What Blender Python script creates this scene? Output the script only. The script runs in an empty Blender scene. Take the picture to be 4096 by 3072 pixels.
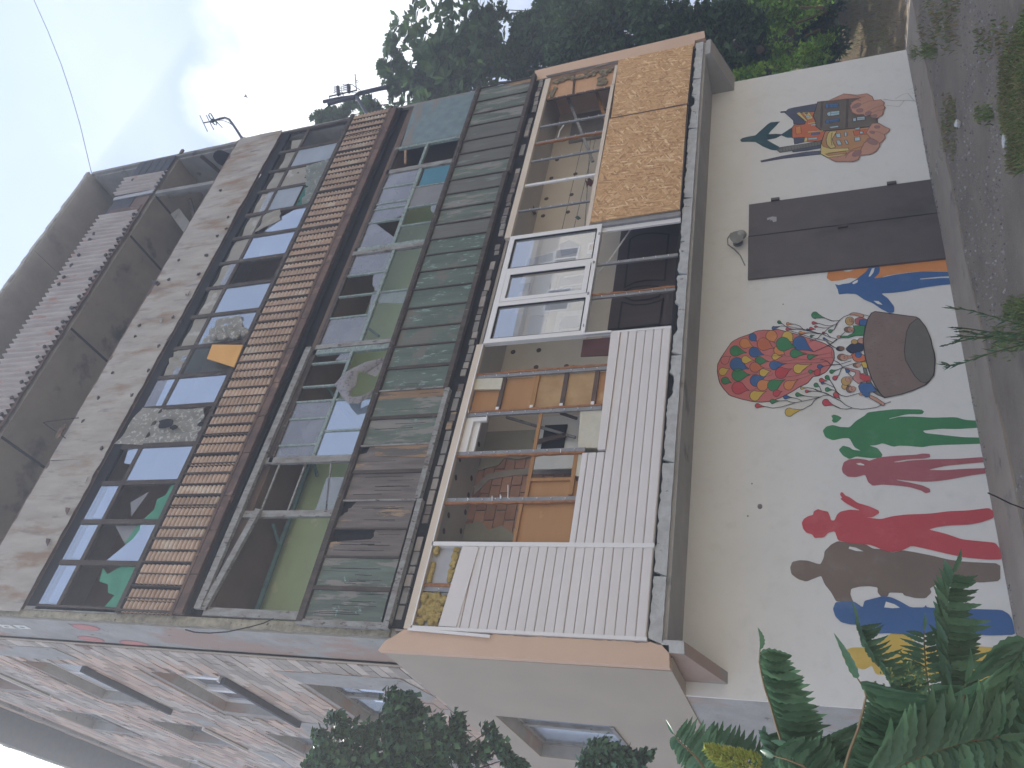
import bpy, math, random
from mathutils import Vector, Matrix, noise
random.seed(7)
SC = bpy.context.scene
COL = SC.collection
# ------------------------------------------------------------------ camera
F_PX = 3285.25
C0 = Vector((-2.8441, -7.6766, 1.5956))
RR = Vector((0.795361261, -0.602782102, -0.063672609))
UU = Vector((-0.173894017, -0.327549413, 0.928693842))
FW = Vector((0.580655952, 0.72757482, 0.365340315))
cam = bpy.data.cameras.new('camera')
cam.sensor_width = 36.0; cam.lens = F_PX / 4096 * 36.0
cam.clip_start = 0.05; cam.clip_end = 2000
co = bpy.data.objects.new('camera', cam); COL.objects.link(co)
M3 = Matrix((-UU, RR, -FW)).transposed()      # the photograph was taken with the phone upright and is stored on its side
co.matrix_world = Matrix.Translation(C0) @ M3.to_4x4()
SC.camera = co
# ------------------------------------------------------------------ light
HAZE = 0.012
SUN = Vector((0.06, 0.43, 0.90)).normalized()
SUN_EL = math.asin(SUN.z); SUN_AZ = math.atan2(SUN.x, SUN.y)
w = bpy.data.worlds.new('World'); SC.world = w; w.use_nodes = True
nt = w.node_tree; nt.nodes.clear()
def N(t, x=None, **k):
    n = t.nodes.new(x)
    for a, b in k.items(): setattr(n, a, b)
    return n
out = N(nt, 'ShaderNodeOutputWorld'); bg = N(nt, 'ShaderNodeBackground')
sky = N(nt, 'ShaderNodeTexSky', sky_type='NISHITA', sun_disc=False, sun_elevation=SUN_EL, sun_rotation=SUN_AZ, air_density=1.2, dust_density=0.6, ozone_density=1.0)
tc = N(nt, 'ShaderNodeTexCoord'); L_ = nt.links.new
def noise_(scale, stretch, loc, det=8):
    mp = N(nt, 'ShaderNodeMapping'); mp.inputs['Scale'].default_value = stretch; mp.inputs['Location'].default_value = loc
    nz = N(nt, 'ShaderNodeTexNoise'); nz.inputs['Scale'].default_value = scale; nz.inputs['Detail'].default_value = det; nz.inputs['Roughness'].default_value = 0.5
    L_(tc.outputs['Generated'], mp.inputs['Vector']); L_(mp.outputs[0], nz.inputs['Vector']); return nz.outputs[0]
def ramp_(v, a, b, lo=0.0, hi=1.0):
    m = N(nt, 'ShaderNodeMapRange', interpolation_type='SMOOTHSTEP'); m.inputs[1].default_value = a; m.inputs[2].default_value = b; m.inputs[3].default_value = lo; m.inputs[4].default_value = hi
    L_(v, m.inputs[0]); return m.outputs[0]
def near_(c):
    d = N(nt, 'ShaderNodeVectorMath', operation='DOT_PRODUCT'); L_(tc.outputs['Generated'], d.inputs[0]); d.inputs[1].default_value = Vector(c).normalized(); return d.outputs['Value']
def add_(a, b, op='ADD'):
    m = N(nt, 'ShaderNodeMath', operation=op); L_(a, m.inputs[0]); L_(b, m.inputs[1]); return m.outputs[0]
# one big bright cumulus beside the roof plus thin wisps elsewhere
big = ramp_(add_(ramp_(near_((.862, .403, .565)), .978, 1.0, 0, .74), ramp_(noise_(4.2, (1,1,1), (.3,.1,.7)), .25, .75)), .66, 1.35)
big2 = ramp_(add_(ramp_(near_((.111, .805, .959)), .95, 1.0, 0, .6), noise_(2.4, (1,1,1.6), (.9,.4,.2))), .72, 1.0)
wisp = ramp_(noise_(1.6, (1,1,2.0), (4.3,1.1,.7)), .50, .85, 0, .3)
cl1 = add_(add_(big, big2, 'MAXIMUM'), wisp, 'MAXIMUM')
hz = N(nt, 'ShaderNodeMix', data_type='RGBA'); hz.inputs['Factor'].default_value = .92; hz.inputs['B'].default_value = (4.3, 5.5, 8.0, 1)   # thin even summer haze over the whole dome
mx = N(nt, 'ShaderNodeMix', data_type='RGBA'); mx.inputs['B'].default_value = (12.5, 12.8, 13.0, 1)
L_(sky.outputs[0], hz.inputs['A']); L_(hz.outputs['Result'], mx.inputs['A']); L_(cl1, mx.inputs['Factor']); L_(mx.outputs['Result'], bg.inputs[0])
bg.inputs[1].default_value = 0.10
nt.links.new(bg.outputs[0], out.inputs[0])
sl = bpy.data.lights.new('sun', 'SUN'); sl.energy = 5.0; sl.angle = math.radians(0.5); sl.color = (1, 0.95, 0.86)
so = bpy.data.objects.new('sun', sl); COL.objects.link(so)
so.rotation_euler = SUN.to_track_quat('Z', 'Y').to_euler(); so.location = (0, -5, 25)
SC.view_settings.view_transform = 'Standard'; SC.view_settings.look = 'None'; SC.view_settings.exposure = 0.7; SC.view_settings.gamma = 1
# ------------------------------------------------------------------ photograph measurements -> points on real planes of the place
CR = dict(T1=(0,0,.66305),T2=(1000,0,.66305),T3=(2000,0,.66305),T4=(3000,0,.66304),M1=(0,1000,.66305),M2=(1000,1000,.66305),M3=(2000,1000,.66305),M4=(3000,1000,.66304),B1=(0,1972,.66305),B2=(1000,1972,.66305),B3=(2000,1972,.66305),B4=(3000,1972,.66304),H=(2920,340,.30741),BL=(2840,1220,.28937),BK=(3260,1200,.28937),RF=(180,640,.48222),W5=(100,1700,.48222),D6=(2050,860,.32543),I7=(1700,1300,.54237),V8=(1000,450,.30139),S=(0,0,1),G1=(3420,0,.42197),G2=(3600,1000,.36166),P3=(2700,2500,.34483),U4=(1500,2200,.52562),A5=(0,2400,.45208),N6=(700,250,.45208))
def ray(k, x, y):
    a, b, s = CR[k]; X = a + x*s; Y = b + y*s
    return FW + RR*((1536 - Y)/F_PX) - UU*((X - 2048)/F_PX)
def on(k, x, y, ax, v):
    d = ray(k, x, y); return C0 + d*((v - C0[ax])/d[ax])
def at(k, x, y, t): return C0 + ray(k, x, y)*t
def XZ(k, pts, Y=0.0): return [(p.x, p.z) for p in (on(k, q[0], q[1], 1, Y) for q in pts)]
# ------------------------------------------------------------------ materials
MAT = {}
def mat(name, c1, c2=None, sc=4.0, st=(1,1,1), rough=0.85, c3=None, sc3=6.0, thr=0.55, wid=0.06, st3=None, bump=0.25, bsc=None, metal=0.0, trans=0.0, spec=0.3, detail=7, c4=None, sc4=1.2, thr4=.58, st4=(1,1,1), dist=0.01, vary=0.0):
    m = bpy.data.materials.new(name); m.use_nodes = True; t = m.node_tree; b = t.nodes['Principled BSDF']
    L = t.links.new
    geo = N(t, 'ShaderNodeNewGeometry')
    def noi(scale, stretch, off, det=detail, ro=.6):
        mpn = N(t, 'ShaderNodeMapping'); mpn.inputs['Scale'].default_value = stretch; mpn.inputs['Location'].default_value = (off, off*1.7, off*.3)
        n = N(t, 'ShaderNodeTexNoise'); n.inputs['Scale'].default_value = scale; n.inputs['Detail'].default_value = det; n.inputs['Roughness'].default_value = ro
        L(geo.outputs['Position'], mpn.inputs['Vector']); L(mpn.outputs[0], n.inputs['Vector']); return n
    c2 = c2 or tuple(v*0.8 for v in c1)
    n1 = noi(sc, st, 0.0)
    r1 = N(t, 'ShaderNodeValToRGB'); r1.color_ramp.elements[0].position = .32; r1.color_ramp.elements[1].position = .68
    r1.color_ramp.elements[0].color = (*c2, 1); r1.color_ramp.elements[1].color = (*c1, 1)
    L(n1.outputs[0], r1.inputs[0]); col = r1.outputs[0]
    def over(col, c, scale, stretch, th, off):
        n = noi(scale, stretch, off); r = N(t, 'ShaderNodeValToRGB'); r.color_ramp.elements[0].position = th; r.color_ramp.elements[1].position = th + wid
        L(n.outputs[0], r.inputs[0]); mm = N(t, 'ShaderNodeMix', data_type='RGBA'); mm.inputs['B'].default_value = (*c, 1)
        L(r.outputs[0], mm.inputs['Factor']); L(col, mm.inputs['A']); return mm.outputs['Result'], r.outputs[0]
    if c3: col, _ = over(col, c3, sc3, st3 or st, thr, 3.1)
    if c4: col, _ = over(col, c4, sc4, st4, thr4, 8.3)
    if vary:
        oi = N(t, 'ShaderNodeObjectInfo'); ad = N(t, 'ShaderNodeMath', operation='ADD'); L(oi.outputs['Random'], ad.inputs[0]); L(geo.outputs['Random Per Island'], ad.inputs[1])
        fr = N(t, 'ShaderNodeMath', operation='FRACT'); L(ad.outputs[0], fr.inputs[0])
        mr = N(t, 'ShaderNodeMapRange'); mr.inputs[3].default_value = 1-vary; mr.inputs[4].default_value = 1+vary; L(fr.outputs[0], mr.inputs[0])
        hs = N(t, 'ShaderNodeHueSaturation'); L(mr.outputs[0], hs.inputs['Value']); L(col, hs.inputs['Color'])
        m2 = N(t, 'ShaderNodeMapRange'); m2.inputs[3].default_value = .5-vary*.06; m2.inputs[4].default_value = .5+vary*.04; L(geo.outputs['Random Per Island'], m2.inputs[0]); L(m2.outputs[0], hs.inputs['Hue'])
        col = hs.outputs[0]
    L(col, b.inputs['Base Color'])
    b.inputs['Roughness'].default_value = rough; b.inputs['Metallic'].default_value = metal
    b.inputs['Specular IOR Level'].default_value = spec
    if bump:
        nb = noi(bsc or sc*6, st, 1.3, 5, .65); bn = N(t, 'ShaderNodeBump'); bn.inputs['Strength'].default_value = bump; bn.inputs['Distance'].default_value = dist
        L(nb.outputs[0], bn.inputs['Height']); L(bn.outputs[0], b.inputs['Normal'])
    if trans:
        tr = N(t, 'ShaderNodeBsdfTranslucent'); L(col, tr.inputs[0]); ms = N(t, 'ShaderNodeMixShader'); ms.inputs[0].default_value = trans
        L(b.outputs[0], ms.inputs[1]); L(tr.outputs[0], ms.inputs[2]); L(ms.outputs[0], t.nodes['Material Output'].inputs[0])
    MAT[name] = m; return m
def glass(name, tint, dust, refl=0.3, dustc=(.5,.52,.55), rough=.03, fm=1.0):
    m = bpy.data.materials.new(name); m.use_nodes = True; t = m.node_tree; t.nodes.clear(); L = t.links.new
    o = N(t, 'ShaderNodeOutputMaterial'); tr = N(t, 'ShaderNodeBsdfTransparent'); tr.inputs[0].default_value = (*tint, 1)
    gl = N(t, 'ShaderNodeBsdfGlossy'); gl.inputs['Roughness'].default_value = rough; gl.inputs[0].default_value = (.9,.93,1,1)
    df = N(t, 'ShaderNodeBsdfDiffuse'); df.inputs[0].default_value = (*dustc, 1)
    fr = N(t, 'ShaderNodeFresnel'); fr.inputs[0].default_value = 1.5
    mu = N(t, 'ShaderNodeMath', operation='MULTIPLY_ADD'); mu.inputs[1].default_value = fm; mu.inputs[2].default_value = refl; mu.use_clamp = True
    L(fr.outputs[0], mu.inputs[0])
    geo = N(t, 'ShaderNodeNewGeometry'); fb = N(t, 'ShaderNodeMath', operation='SUBTRACT'); fb.inputs[0].default_value = 1.0; L(geo.outputs['Backfacing'], fb.inputs[1])
    mk = N(t, 'ShaderNodeMath', operation='MULTIPLY'); L(mu.outputs[0], mk.inputs[0]); L(fb.outputs[0], mk.inputs[1])
    md_ = N(t, 'ShaderNodeMath', operation='MULTIPLY'); L(fb.outputs[0], md_.inputs[1])
    n = N(t, 'ShaderNodeTexNoise'); n.inputs['Scale'].default_value = 2.5; n.inputs['Detail'].default_value = 6
    L(geo.outputs['Position'], n.inputs['Vector'])
    mr = N(t, 'ShaderNodeMapRange'); mr.inputs[1].default_value = .3; mr.inputs[2].default_value = .7; mr.inputs[3].default_value = dust*.82; mr.inputs[4].default_value = dust*1.18
    L(n.outputs[0], mr.inputs[0])
    L(mr.outputs[0], md_.inputs[0]); a = N(t, 'ShaderNodeMixShader'); L(md_.outputs[0], a.inputs[0]); L(tr.outputs[0], a.inputs[1]); L(df.outputs[0], a.inputs[2])
    b = N(t, 'ShaderNodeMixShader'); L(mk.outputs[0], b.inputs[0]); L(a.outputs[0], b.inputs[1]); L(gl.outputs[0], b.inputs[2]); L(b.outputs[0], o.inputs[0])
    MAT[name] = m
V = (1,1,.12); HZ = (.12,1,1)   # grain running up / along X
mat('mural_white', (.81,.80,.76), (.77,.76,.72), sc=1.2, rough=.9, c3=(.74,.73,.69), sc3=7, thr=.54, c4=(.66,.63,.55), sc4=.8, thr4=.58, wid=.22, bump=.25, bsc=60, dist=.004)
mat('soffit_paint', (.42,.41,.39), (.34,.33,.31), sc=2, c4=(.22,.22,.20), thr4=.6)
mat('grey_plaster', (.42,.41,.385), (.31,.30,.28), sc=3.2, c3=(.38,.28,.23), sc3=1.1, thr=.52, st3=(1,1,.5), c4=(.17,.16,.14), sc4=6, thr4=.64, bump=.6, bsc=18, dist=.02)
mat('rough_cream_edge', (.46,.42,.32), (.22,.20,.15), sc=9, rough=.95, c3=(.1,.09,.07), sc3=16, thr=.62, bump=.9, bsc=25, dist=.03)
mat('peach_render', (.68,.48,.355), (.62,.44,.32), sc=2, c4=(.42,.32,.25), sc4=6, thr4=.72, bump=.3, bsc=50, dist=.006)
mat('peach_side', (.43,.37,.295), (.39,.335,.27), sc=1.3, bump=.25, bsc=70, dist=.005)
mat('brick_pink', (.56,.43,.35), (.50,.38,.305), sc=3, c3=(.44,.39,.35), sc3=1.4, thr=.56, bump=.5, bsc=40, vary=0.25)
mat('brick_grey', (.52,.46,.40), (.46,.405,.35), sc=6, c3=(.22,.15,.12), sc3=3, thr=.6, bump=.5, bsc=40, vary=0.3)
mat('mortar', (.39,.35,.315), (.30,.27,.245), sc=5, bump=.6, bsc=30)
mat('concrete', (.30,.29,.27), (.20,.19,.18), sc=3, c4=(.12,.11,.10), sc4=2.2, thr4=.58, bump=.5, bsc=22, dist=.015, vary=0.08)
mat('concrete_white', (.56,.57,.56), (.40,.40,.39), sc=7, c3=(.16,.14,.12), sc3=10, thr=.64, bump=.8, bsc=20, dist=.02)
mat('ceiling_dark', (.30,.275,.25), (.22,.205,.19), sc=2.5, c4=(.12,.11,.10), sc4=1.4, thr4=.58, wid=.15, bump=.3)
mat('soot_ceiling', (.28,.25,.21), (.20,.18,.155), sc=1.8, c4=(.07,.065,.06), sc4=1.7, thr4=.56, wid=.14, bump=.35)
mat('ceiling_grey', (.50,.47,.43), (.44,.41,.38), sc=1.5, bump=.15)
mat('green_wall', (.40,.49,.30), (.33,.42,.25), sc=1.3, c4=(.48,.52,.36), sc4=2.8, thr4=.62, bump=.25)
mat('cream_wall', (.66,.60,.50), (.58,.52,.43), sc=1.2, bump=.2)
mat('pale_green_wall', (.36,.35,.28), (.28,.27,.21), sc=2, bump=.2)
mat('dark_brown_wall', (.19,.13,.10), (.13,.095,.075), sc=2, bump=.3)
mat('block_clay', (.42,.235,.16), (.33,.185,.13), sc=5, c3=(.33,.24,.17), sc3=2.5, thr=.6, bump=.5, vary=0.25)
mat('pvc_white', (.80,.79,.78), (.76,.75,.74), sc=1.5, rough=.35, bump=.02, spec=.5)
mat('pvc_cream', (.70,.60,.49), (.62,.53,.43), sc=2.5, rough=.5, bump=.05, c4=(.42,.37,.30), sc4=5, thr4=.66)
mat('siding_white', (.74,.70,.68), (.69,.655,.635), sc=1.4, rough=.45, bump=.04, c4=(.62,.58,.55), sc4=3, thr4=.7, st4=(.3,1,1), vary=0.02)
mat('osb', (.66,.41,.19), (.52,.30,.13), sc=17, st=(.6,1,1.5), rough=.75, c3=(.84,.63,.38), sc3=15, thr=.63, st3=(1.8,1,.45), c4=(.30,.15,.06), sc4=24, thr4=.66, st4=(.5,1,1.6), bump=.3, bsc=60, dist=.004, vary=0.06)
mat('plywood', (.46,.25,.11), (.38,.20,.085), sc=2.5, st=HZ, c4=(.55,.33,.17), sc4=2.2, thr4=.6, bump=.1)
mat('plywood_pale', (.50,.33,.17), (.38,.235,.11), sc=4, c3=(.2,.12,.06), sc3=9, thr=.69, bump=.1)
mat('plywood_peach', (.62,.38,.22), (.52,.30,.17), sc=4, c3=(.4,.2,.1), sc3=7, thr=.66, bump=.1)
mat('batten', (.44,.24,.09), (.30,.15,.06), sc=9, st=HZ, bump=.2)
mat('batten_dark', (.13,.09,.07), (.07,.05,.04), sc=9, bump=.2)
mat('stud_metal', (.30,.30,.31), (.22,.22,.23), sc=8, rough=.45, metal=.5, bump=.05)
mat('foam_orange', (.42,.20,.085), (.28,.12,.05), sc=20, bump=.9, bsc=40, dist=.02)
mat('foam_white', (.62,.59,.48), (.55,.52,.42), sc=12, bump=.5, bsc=80)
mat('wool', (.62,.47,.16), (.42,.31,.09), sc=14, bump=1, bsc=45, dist=.03, rough=1)
mat('wool_grey', (.35,.30,.2), (.22,.18,.12), sc=14, bump=1, bsc=45, dist=.03, rough=1)
GR = dict(sc=10, st=V, bump=.7, bsc=40, dist=.008, rough=.9)
mat('green_board', (.145,.185,.15), (.095,.125,.105), c3=(.27,.37,.35), sc3=17, thr=.585, st3=(1,1,.3), c4=(.17,.165,.145), sc4=2.1, thr4=.53, **GR)
mat('green_board_worn', (.16,.20,.165), (.10,.12,.10), c3=(.25,.24,.22), sc3=12, thr=.50, st3=(1,1,.16), c4=(.27,.42,.42), sc4=12, thr4=.65, **GR)
mat('bare_board', (.22,.19,.175), (.12,.105,.095), c3=(.36,.26,.17), sc3=6, thr=.58, st3=(1,1,.2), **GR)
mat('orange_board_wood', (.40,.26,.15), (.24,.16,.10), c3=(.13,.12,.11), sc3=9, thr=.55, st3=(1,1,.15), **GR)
mat('brown_board', (.165,.165,.15), (.12,.12,.108), c3=(.21,.24,.22), sc3=7, thr=.60, st3=(1,1,.2), **GR)
mat('blue_board', (.20,.27,.29), (.14,.19,.21), c3=(.22,.21,.19), sc3=3, thr=.55, st3=(.3,1,1), bump=.2, sc=5)
mat('frame_dark', (.105,.085,.068), (.05,.04,.034), sc=12, st=(1,1,.3), c3=(.2,.17,.14), sc3=22, thr=.62, bump=.7, bsc=50)
mat('frame_teal', (.30,.38,.36), (.20,.25,.24), sc=16, c3=(.15,.12,.09), sc3=26, thr=.58, c4=(.44,.46,.43), sc4=14, thr4=.6, bump=.6, bsc=60, rough=.8)
mat('frame_weathered', (.34,.35,.34), (.20,.18,.16), sc=14, st=(1,1,.4), c3=(.11,.09,.075), sc3=20, thr=.58, bump=.8, bsc=50)
mat('rust_sheet', (.44,.41,.36), (.32,.285,.245), sc=3.2, st=(1.7,1,.4), rough=.7, c3=(.27,.185,.12), sc3=2.6, thr=.50, st3=(1.6,1,.45), c4=(.15,.125,.12), sc4=3.2, thr4=.57, st4=(2.2,1,.4), bump=.5, bsc=5, dist=.03, wid=.16)
mat('rust_dark', (.18,.115,.085), (.09,.06,.05), sc=6, rough=.85, c3=(.27,.18,.13), sc3=5, thr=.6, bump=.6, bsc=30)
mat('tile_brown', (.60,.47,.38), (.42,.30,.23), sc=5, st=(1,1,.6), c3=(.60,.52,.44), sc3=3, thr=.56, bump=.4, bsc=50, vary=0.12)
mat('asbestos', (.47,.43,.40), (.35,.30,.275), sc=3, st=(2.5,1,.5), c3=(.40,.25,.19), sc3=4, thr=.58, st3=(2.5,1,.4), bump=.4, bsc=30)
mat('black_gap', (.018,.017,.016), (.010,.009,.009), sc=3, bump=.3)
mat('bolt_metal', (.10,.09,.085), (.06,.05,.045), sc=10, metal=.4, rough=.6)
mat('lace', (.47,.46,.42), (.36,.35,.31), sc=3, c3=(.72,.71,.66), sc3=17, thr=.54, wid=.05, bump=.3, bsc=80, trans=.4)
mat('cloth_grey', (.37,.355,.37), (.29,.28,.295), sc=4, c3=(.18,.175,.20), sc3=24, thr=.55, bump=.3, bsc=70, trans=.2)
mat('film_cream', (.52,.49,.42), (.40,.37,.31), sc=2.4, rough=.5, c4=(.62,.60,.54), sc4=3, thr4=.6, bump=.4, bsc=8, trans=.35, dist=.03)
mat('film_blue', (.50,.56,.62), (.40,.46,.54), sc=2.4, rough=.35, bump=.3, bsc=5, trans=.35, dist=.03)
mat('net_cloth', (.36,.40,.37), (.26,.29,.27), sc=8, c3=(.6,.62,.58), sc3=14, thr=.57, bump=.5, trans=.35)
mat('teal_cloth', (.05,.20,.155), (.035,.14,.11), sc=5, bump=.3)
mat('green_film', (.07,.30,.18), (.045,.21,.13), sc=3, rough=.5, bump=.3, bsc=6, dist=.03)
mat('orange_card', (.72,.40,.13), (.64,.34,.10), sc=3, bump=.05)
mat('blue_panel', (.10,.27,.36), (.07,.20,.27), sc=2, bump=.1)
mat('grey_panel', (.25,.25,.26), (.2,.2,.21), sc=3, bump=.1)
mat('pipe_teal', (.12,.22,.22), (.08,.14,.15), sc=9, c3=(.12,.09,.07), sc3=14, thr=.62, bump=.3)
mat('maroon', (.13,.055,.05), (.10,.045,.04), sc=3, bump=.1)
mat('door_brown', (.075,.055,.05), (.055,.04,.038), sc=6, st=(1,1,.1), rough=.5, bump=.15)
mat('door_metal', (.125,.108,.105), (.10,.085,.085), sc=2.5, rough=.55, c4=(.055,.05,.05), sc4=1.4, thr4=.56, st4=(1,1,.5), wid=.18, bump=.12, bsc=6)
mat('paper', (.45,.46,.48), (.4,.4,.42), sc=3, bump=0)
mat('steel_grey', (.30,.31,.31), (.2,.2,.2), sc=6, rough=.5, metal=.4)
mat('wire_black', (.03,.03,.035), (.02,.02,.025), bump=0)
mat('antenna_metal', (.07,.07,.09), (.04,.04,.05), rough=.5, metal=.5, bump=0)
mat('cap_blackish', (.09,.09,.1), (.06,.06,.07), sc=8, bump=.2)
mat('lamp_glass', (.42,.42,.40), (.25,.25,.24), sc=14, rough=.4)
mat('stripe_white', (.62,.64,.66), (.5,.52,.54), sc=3, bump=0)
mat('red_plate', (.40,.18,.17), (.34,.17,.16), sc=9, bump=.1)
# ground / plants
mat('gravel_ground', (.29,.24,.185), (.20,.165,.13), sc=1.6, c3=(.30,.265,.23), sc3=22, thr=.58, c4=(.15,.125,.095), sc4=.9, thr4=.57, bump=1, bsc=36, dist=.03, wid=.14)
mat('earth', (.20,.155,.115), (.13,.10,.075), sc=2.2, bump=.8, bsc=22, dist=.03)
mat('apron_concrete', (.34,.285,.225), (.27,.225,.18), sc=2, c3=(.15,.13,.12), sc3=5, thr=.64, bump=.4, bsc=40, c4=(.13,.12,.11), sc4=1.1, thr4=.6, wid=.1)
mat('pebble', (.27,.25,.235), (.17,.155,.145), sc=9, bump=.3, vary=0.6)
mat('white_stone', (.6,.6,.57), (.5,.5,.47), sc=9, bump=.3)
mat('bank', (.19,.14,.08), (.12,.09,.05), sc=1.1, c3=(.11,.12,.06), sc3=2.5, thr=.55, bump=.9, bsc=12, dist=.1)
mat('bounce_paving', (.62,.54,.43), (.55,.48,.38), sc=1.2)
mat('cream_block', (.72,.67,.58), (.66,.61,.53), sc=1.2)
mat('leaf_dark', (.085,.155,.055), (.05,.10,.04), sc=3, rough=.55, bump=0, trans=.3, vary=0.5)
mat('leaf_mid', (.06,.12,.04), (.03,.07,.028), sc=3, rough=.5, bump=0, trans=.35, vary=0.5)
mat('leaf_bright', (.32,.50,.08), (.16,.32,.05), sc=2, rough=.5, bump=0, trans=.5, vary=0.5)
mat('leaf_ivy', (.08,.16,.09), (.04,.10,.05), sc=5, rough=.4, bump=0, trans=.2, vary=0.55)
mat('leaf_sumac', (.10,.195,.12), (.055,.13,.075), sc=16, rough=.38, bump=.25, bsc=90, trans=.22, dist=.002, vary=0.35)
mat('leaf_sumac_dark', (.065,.14,.085), (.035,.09,.045), sc=14, rough=.5, bump=.2, trans=.15, vary=0.35)
mat('rachis', (.20,.12,.08), (.12,.13,.05), sc=20, bump=.1)
mat('flower_yellow', (.42,.47,.11), (.26,.31,.06), sc=60, rough=.8, bump=.5, vary=0.25)
mat('flower_olive', (.16,.20,.06), (.10,.13,.04), sc=30)
mat('grass_green', (.20,.25,.085), (.13,.17,.06), sc=3, rough=.6, bump=0, trans=.3, vary=0.4)
mat('grass_dry', (.30,.24,.12), (.2,.16,.08), sc=3, rough=.7, bump=0, trans=.2, vary=0.3)
mat('bark', (.12,.09,.07), (.07,.055,.04), sc=8, st=(1,1,.2), bump=.8)
mat('stem_green', (.10,.13,.06), (.06,.08,.04), sc=8, bump=0)
for nm, c in dict(p_red=(.50,.075,.085), p_rose=(.38,.115,.13), p_green=(.055,.22,.09), p_blue=(.055,.13,.30), p_yellow=(.60,.42,.085), p_orange=(.62,.25,.085), p_brown=(.19,.145,.115), p_coral=(.55,.17,.155), p_navy=(.035,.05,.085), p_teal=(.035,.085,.10), p_tealdark=(.03,.065,.08), p_skin=(.50,.27,.19), p_skinline=(.28,.13,.10), p_nail=(.30,.18,.17), p_slate=(.09,.10,.14), p_stone=(.155,.13,.105), p_stonedark=(.10,.085,.07), p_ochre=(.46,.25,.12), p_cream=(.60,.48,.19), p_lblue=(.36,.50,.55), p_wblue=(.08,.17,.33), p_line=(.045,.04,.045), p_grey=(.17,.17,.145), p_hair=(.50,.33,.12), p_hairbrown=(.22,.12,.08), p_basket=(.21,.155,.13), p_basketin=(.145,.135,.115), p_orangered=(.55,.16,.08), p_white=(.62,.62,.58), p_pink=(.48,.22,.2)).items():
    c = tuple(min(.8, v*1.22) for v in c) if nm != 'p_line' else c
    mat(nm, c, tuple(v*.86 for v in c), sc=1.7, rough=.9, c3=tuple(.92*v+.08*.6 for v in c), sc3=5, thr=.54, wid=.2, c4=tuple(.55*v+.45*.6 for v in c), sc4=34, thr4=.72, bump=.3, bsc=45, dist=.004)
# strand board: flakes laid every way, each its own tone
m = bpy.data.materials.new('osb'); m.use_nodes = True; t = m.node_tree; b = t.nodes['Principled BSDF']; g = N(t, 'ShaderNodeNewGeometry'); cols = []
for k, (rot, stc) in enumerate(((.5, (9, 9, 42)), (-.6, (9, 9, 42)), (1.45, (9, 9, 40)))):
    a1 = N(t, 'ShaderNodeMapping'); a1.inputs['Rotation'].default_value = (0, rot, 0); a2 = N(t, 'ShaderNodeMapping'); a2.inputs['Scale'].default_value = stc; a2.inputs['Location'].default_value = (k*3.3, 0, k*7.7)
    vo = N(t, 'ShaderNodeTexVoronoi'); vo.inputs['Scale'].default_value = 1.0; sx_ = N(t, 'ShaderNodeSeparateColor')
    t.links.new(g.outputs['Position'], a1.inputs[0]); t.links.new(a1.outputs[0], a2.inputs[0]); t.links.new(a2.outputs[0], vo.inputs['Vector']); t.links.new(vo.outputs['Color'], sx_.inputs[0]); cols.append(sx_)
sel = N(t, 'ShaderNodeMath', operation='GREATER_THAN'); sel.inputs[1].default_value = .5; t.links.new(cols[0].outputs[1], sel.inputs[0])
sel2 = N(t, 'ShaderNodeMath', operation='GREATER_THAN'); sel2.inputs[1].default_value = .6; t.links.new(cols[2].outputs[1], sel2.inputs[0])
m1 = N(t, 'ShaderNodeMix'); t.links.new(sel.outputs[0], m1.inputs[0]); t.links.new(cols[0].outputs[0], m1.inputs[2]); t.links.new(cols[1].outputs[0], m1.inputs[3])
m2 = N(t, 'ShaderNodeMix'); t.links.new(sel2.outputs[0], m2.inputs[0]); t.links.new(m1.outputs[0], m2.inputs[2]); t.links.new(cols[2].outputs[0], m2.inputs[3])
r = N(t, 'ShaderNodeValToRGB'); cr = r.color_ramp; cr.elements[0].position = 0; cr.elements[0].color = (.36,.19,.075,1); cr.elements[1].position = 1; cr.elements[1].color = (.82,.60,.34,1)
for p_, c_ in ((.18,(.50,.28,.12,1)),(.6,(.60,.36,.165,1)),(.86,(.66,.42,.20,1))): e_ = cr.elements.new(p_); e_.color = c_
t.links.new(m2.outputs[0], r.inputs[0]); t.links.new(r.outputs[0], b.inputs['Base Color']); b.inputs['Roughness'].default_value = .7
MAT['osb'] = m
glass('glass_sky', (.75,.78,.8), .22, .26, (.42,.50,.62))
glass('glass_blue', (.6,.65,.7), .45, .28, (.36,.45,.62))
glass('glass_grey', (.75,.78,.75), .42, .04, (.42,.42,.46))
glass('glass_clear', (.96,.98,.96), .12, .0, (.4,.45,.4), fm=.4)
glass('glass_clean', (.95,.97,.97), .14, .36, (.80,.82,.83), .01)
glass('glass_dark', (.25,.27,.3), .2, .06, (.2,.22,.26))
glass('glass_frost', (.5,.55,.6), .5, .3, (.42,.48,.55), .2)
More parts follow.
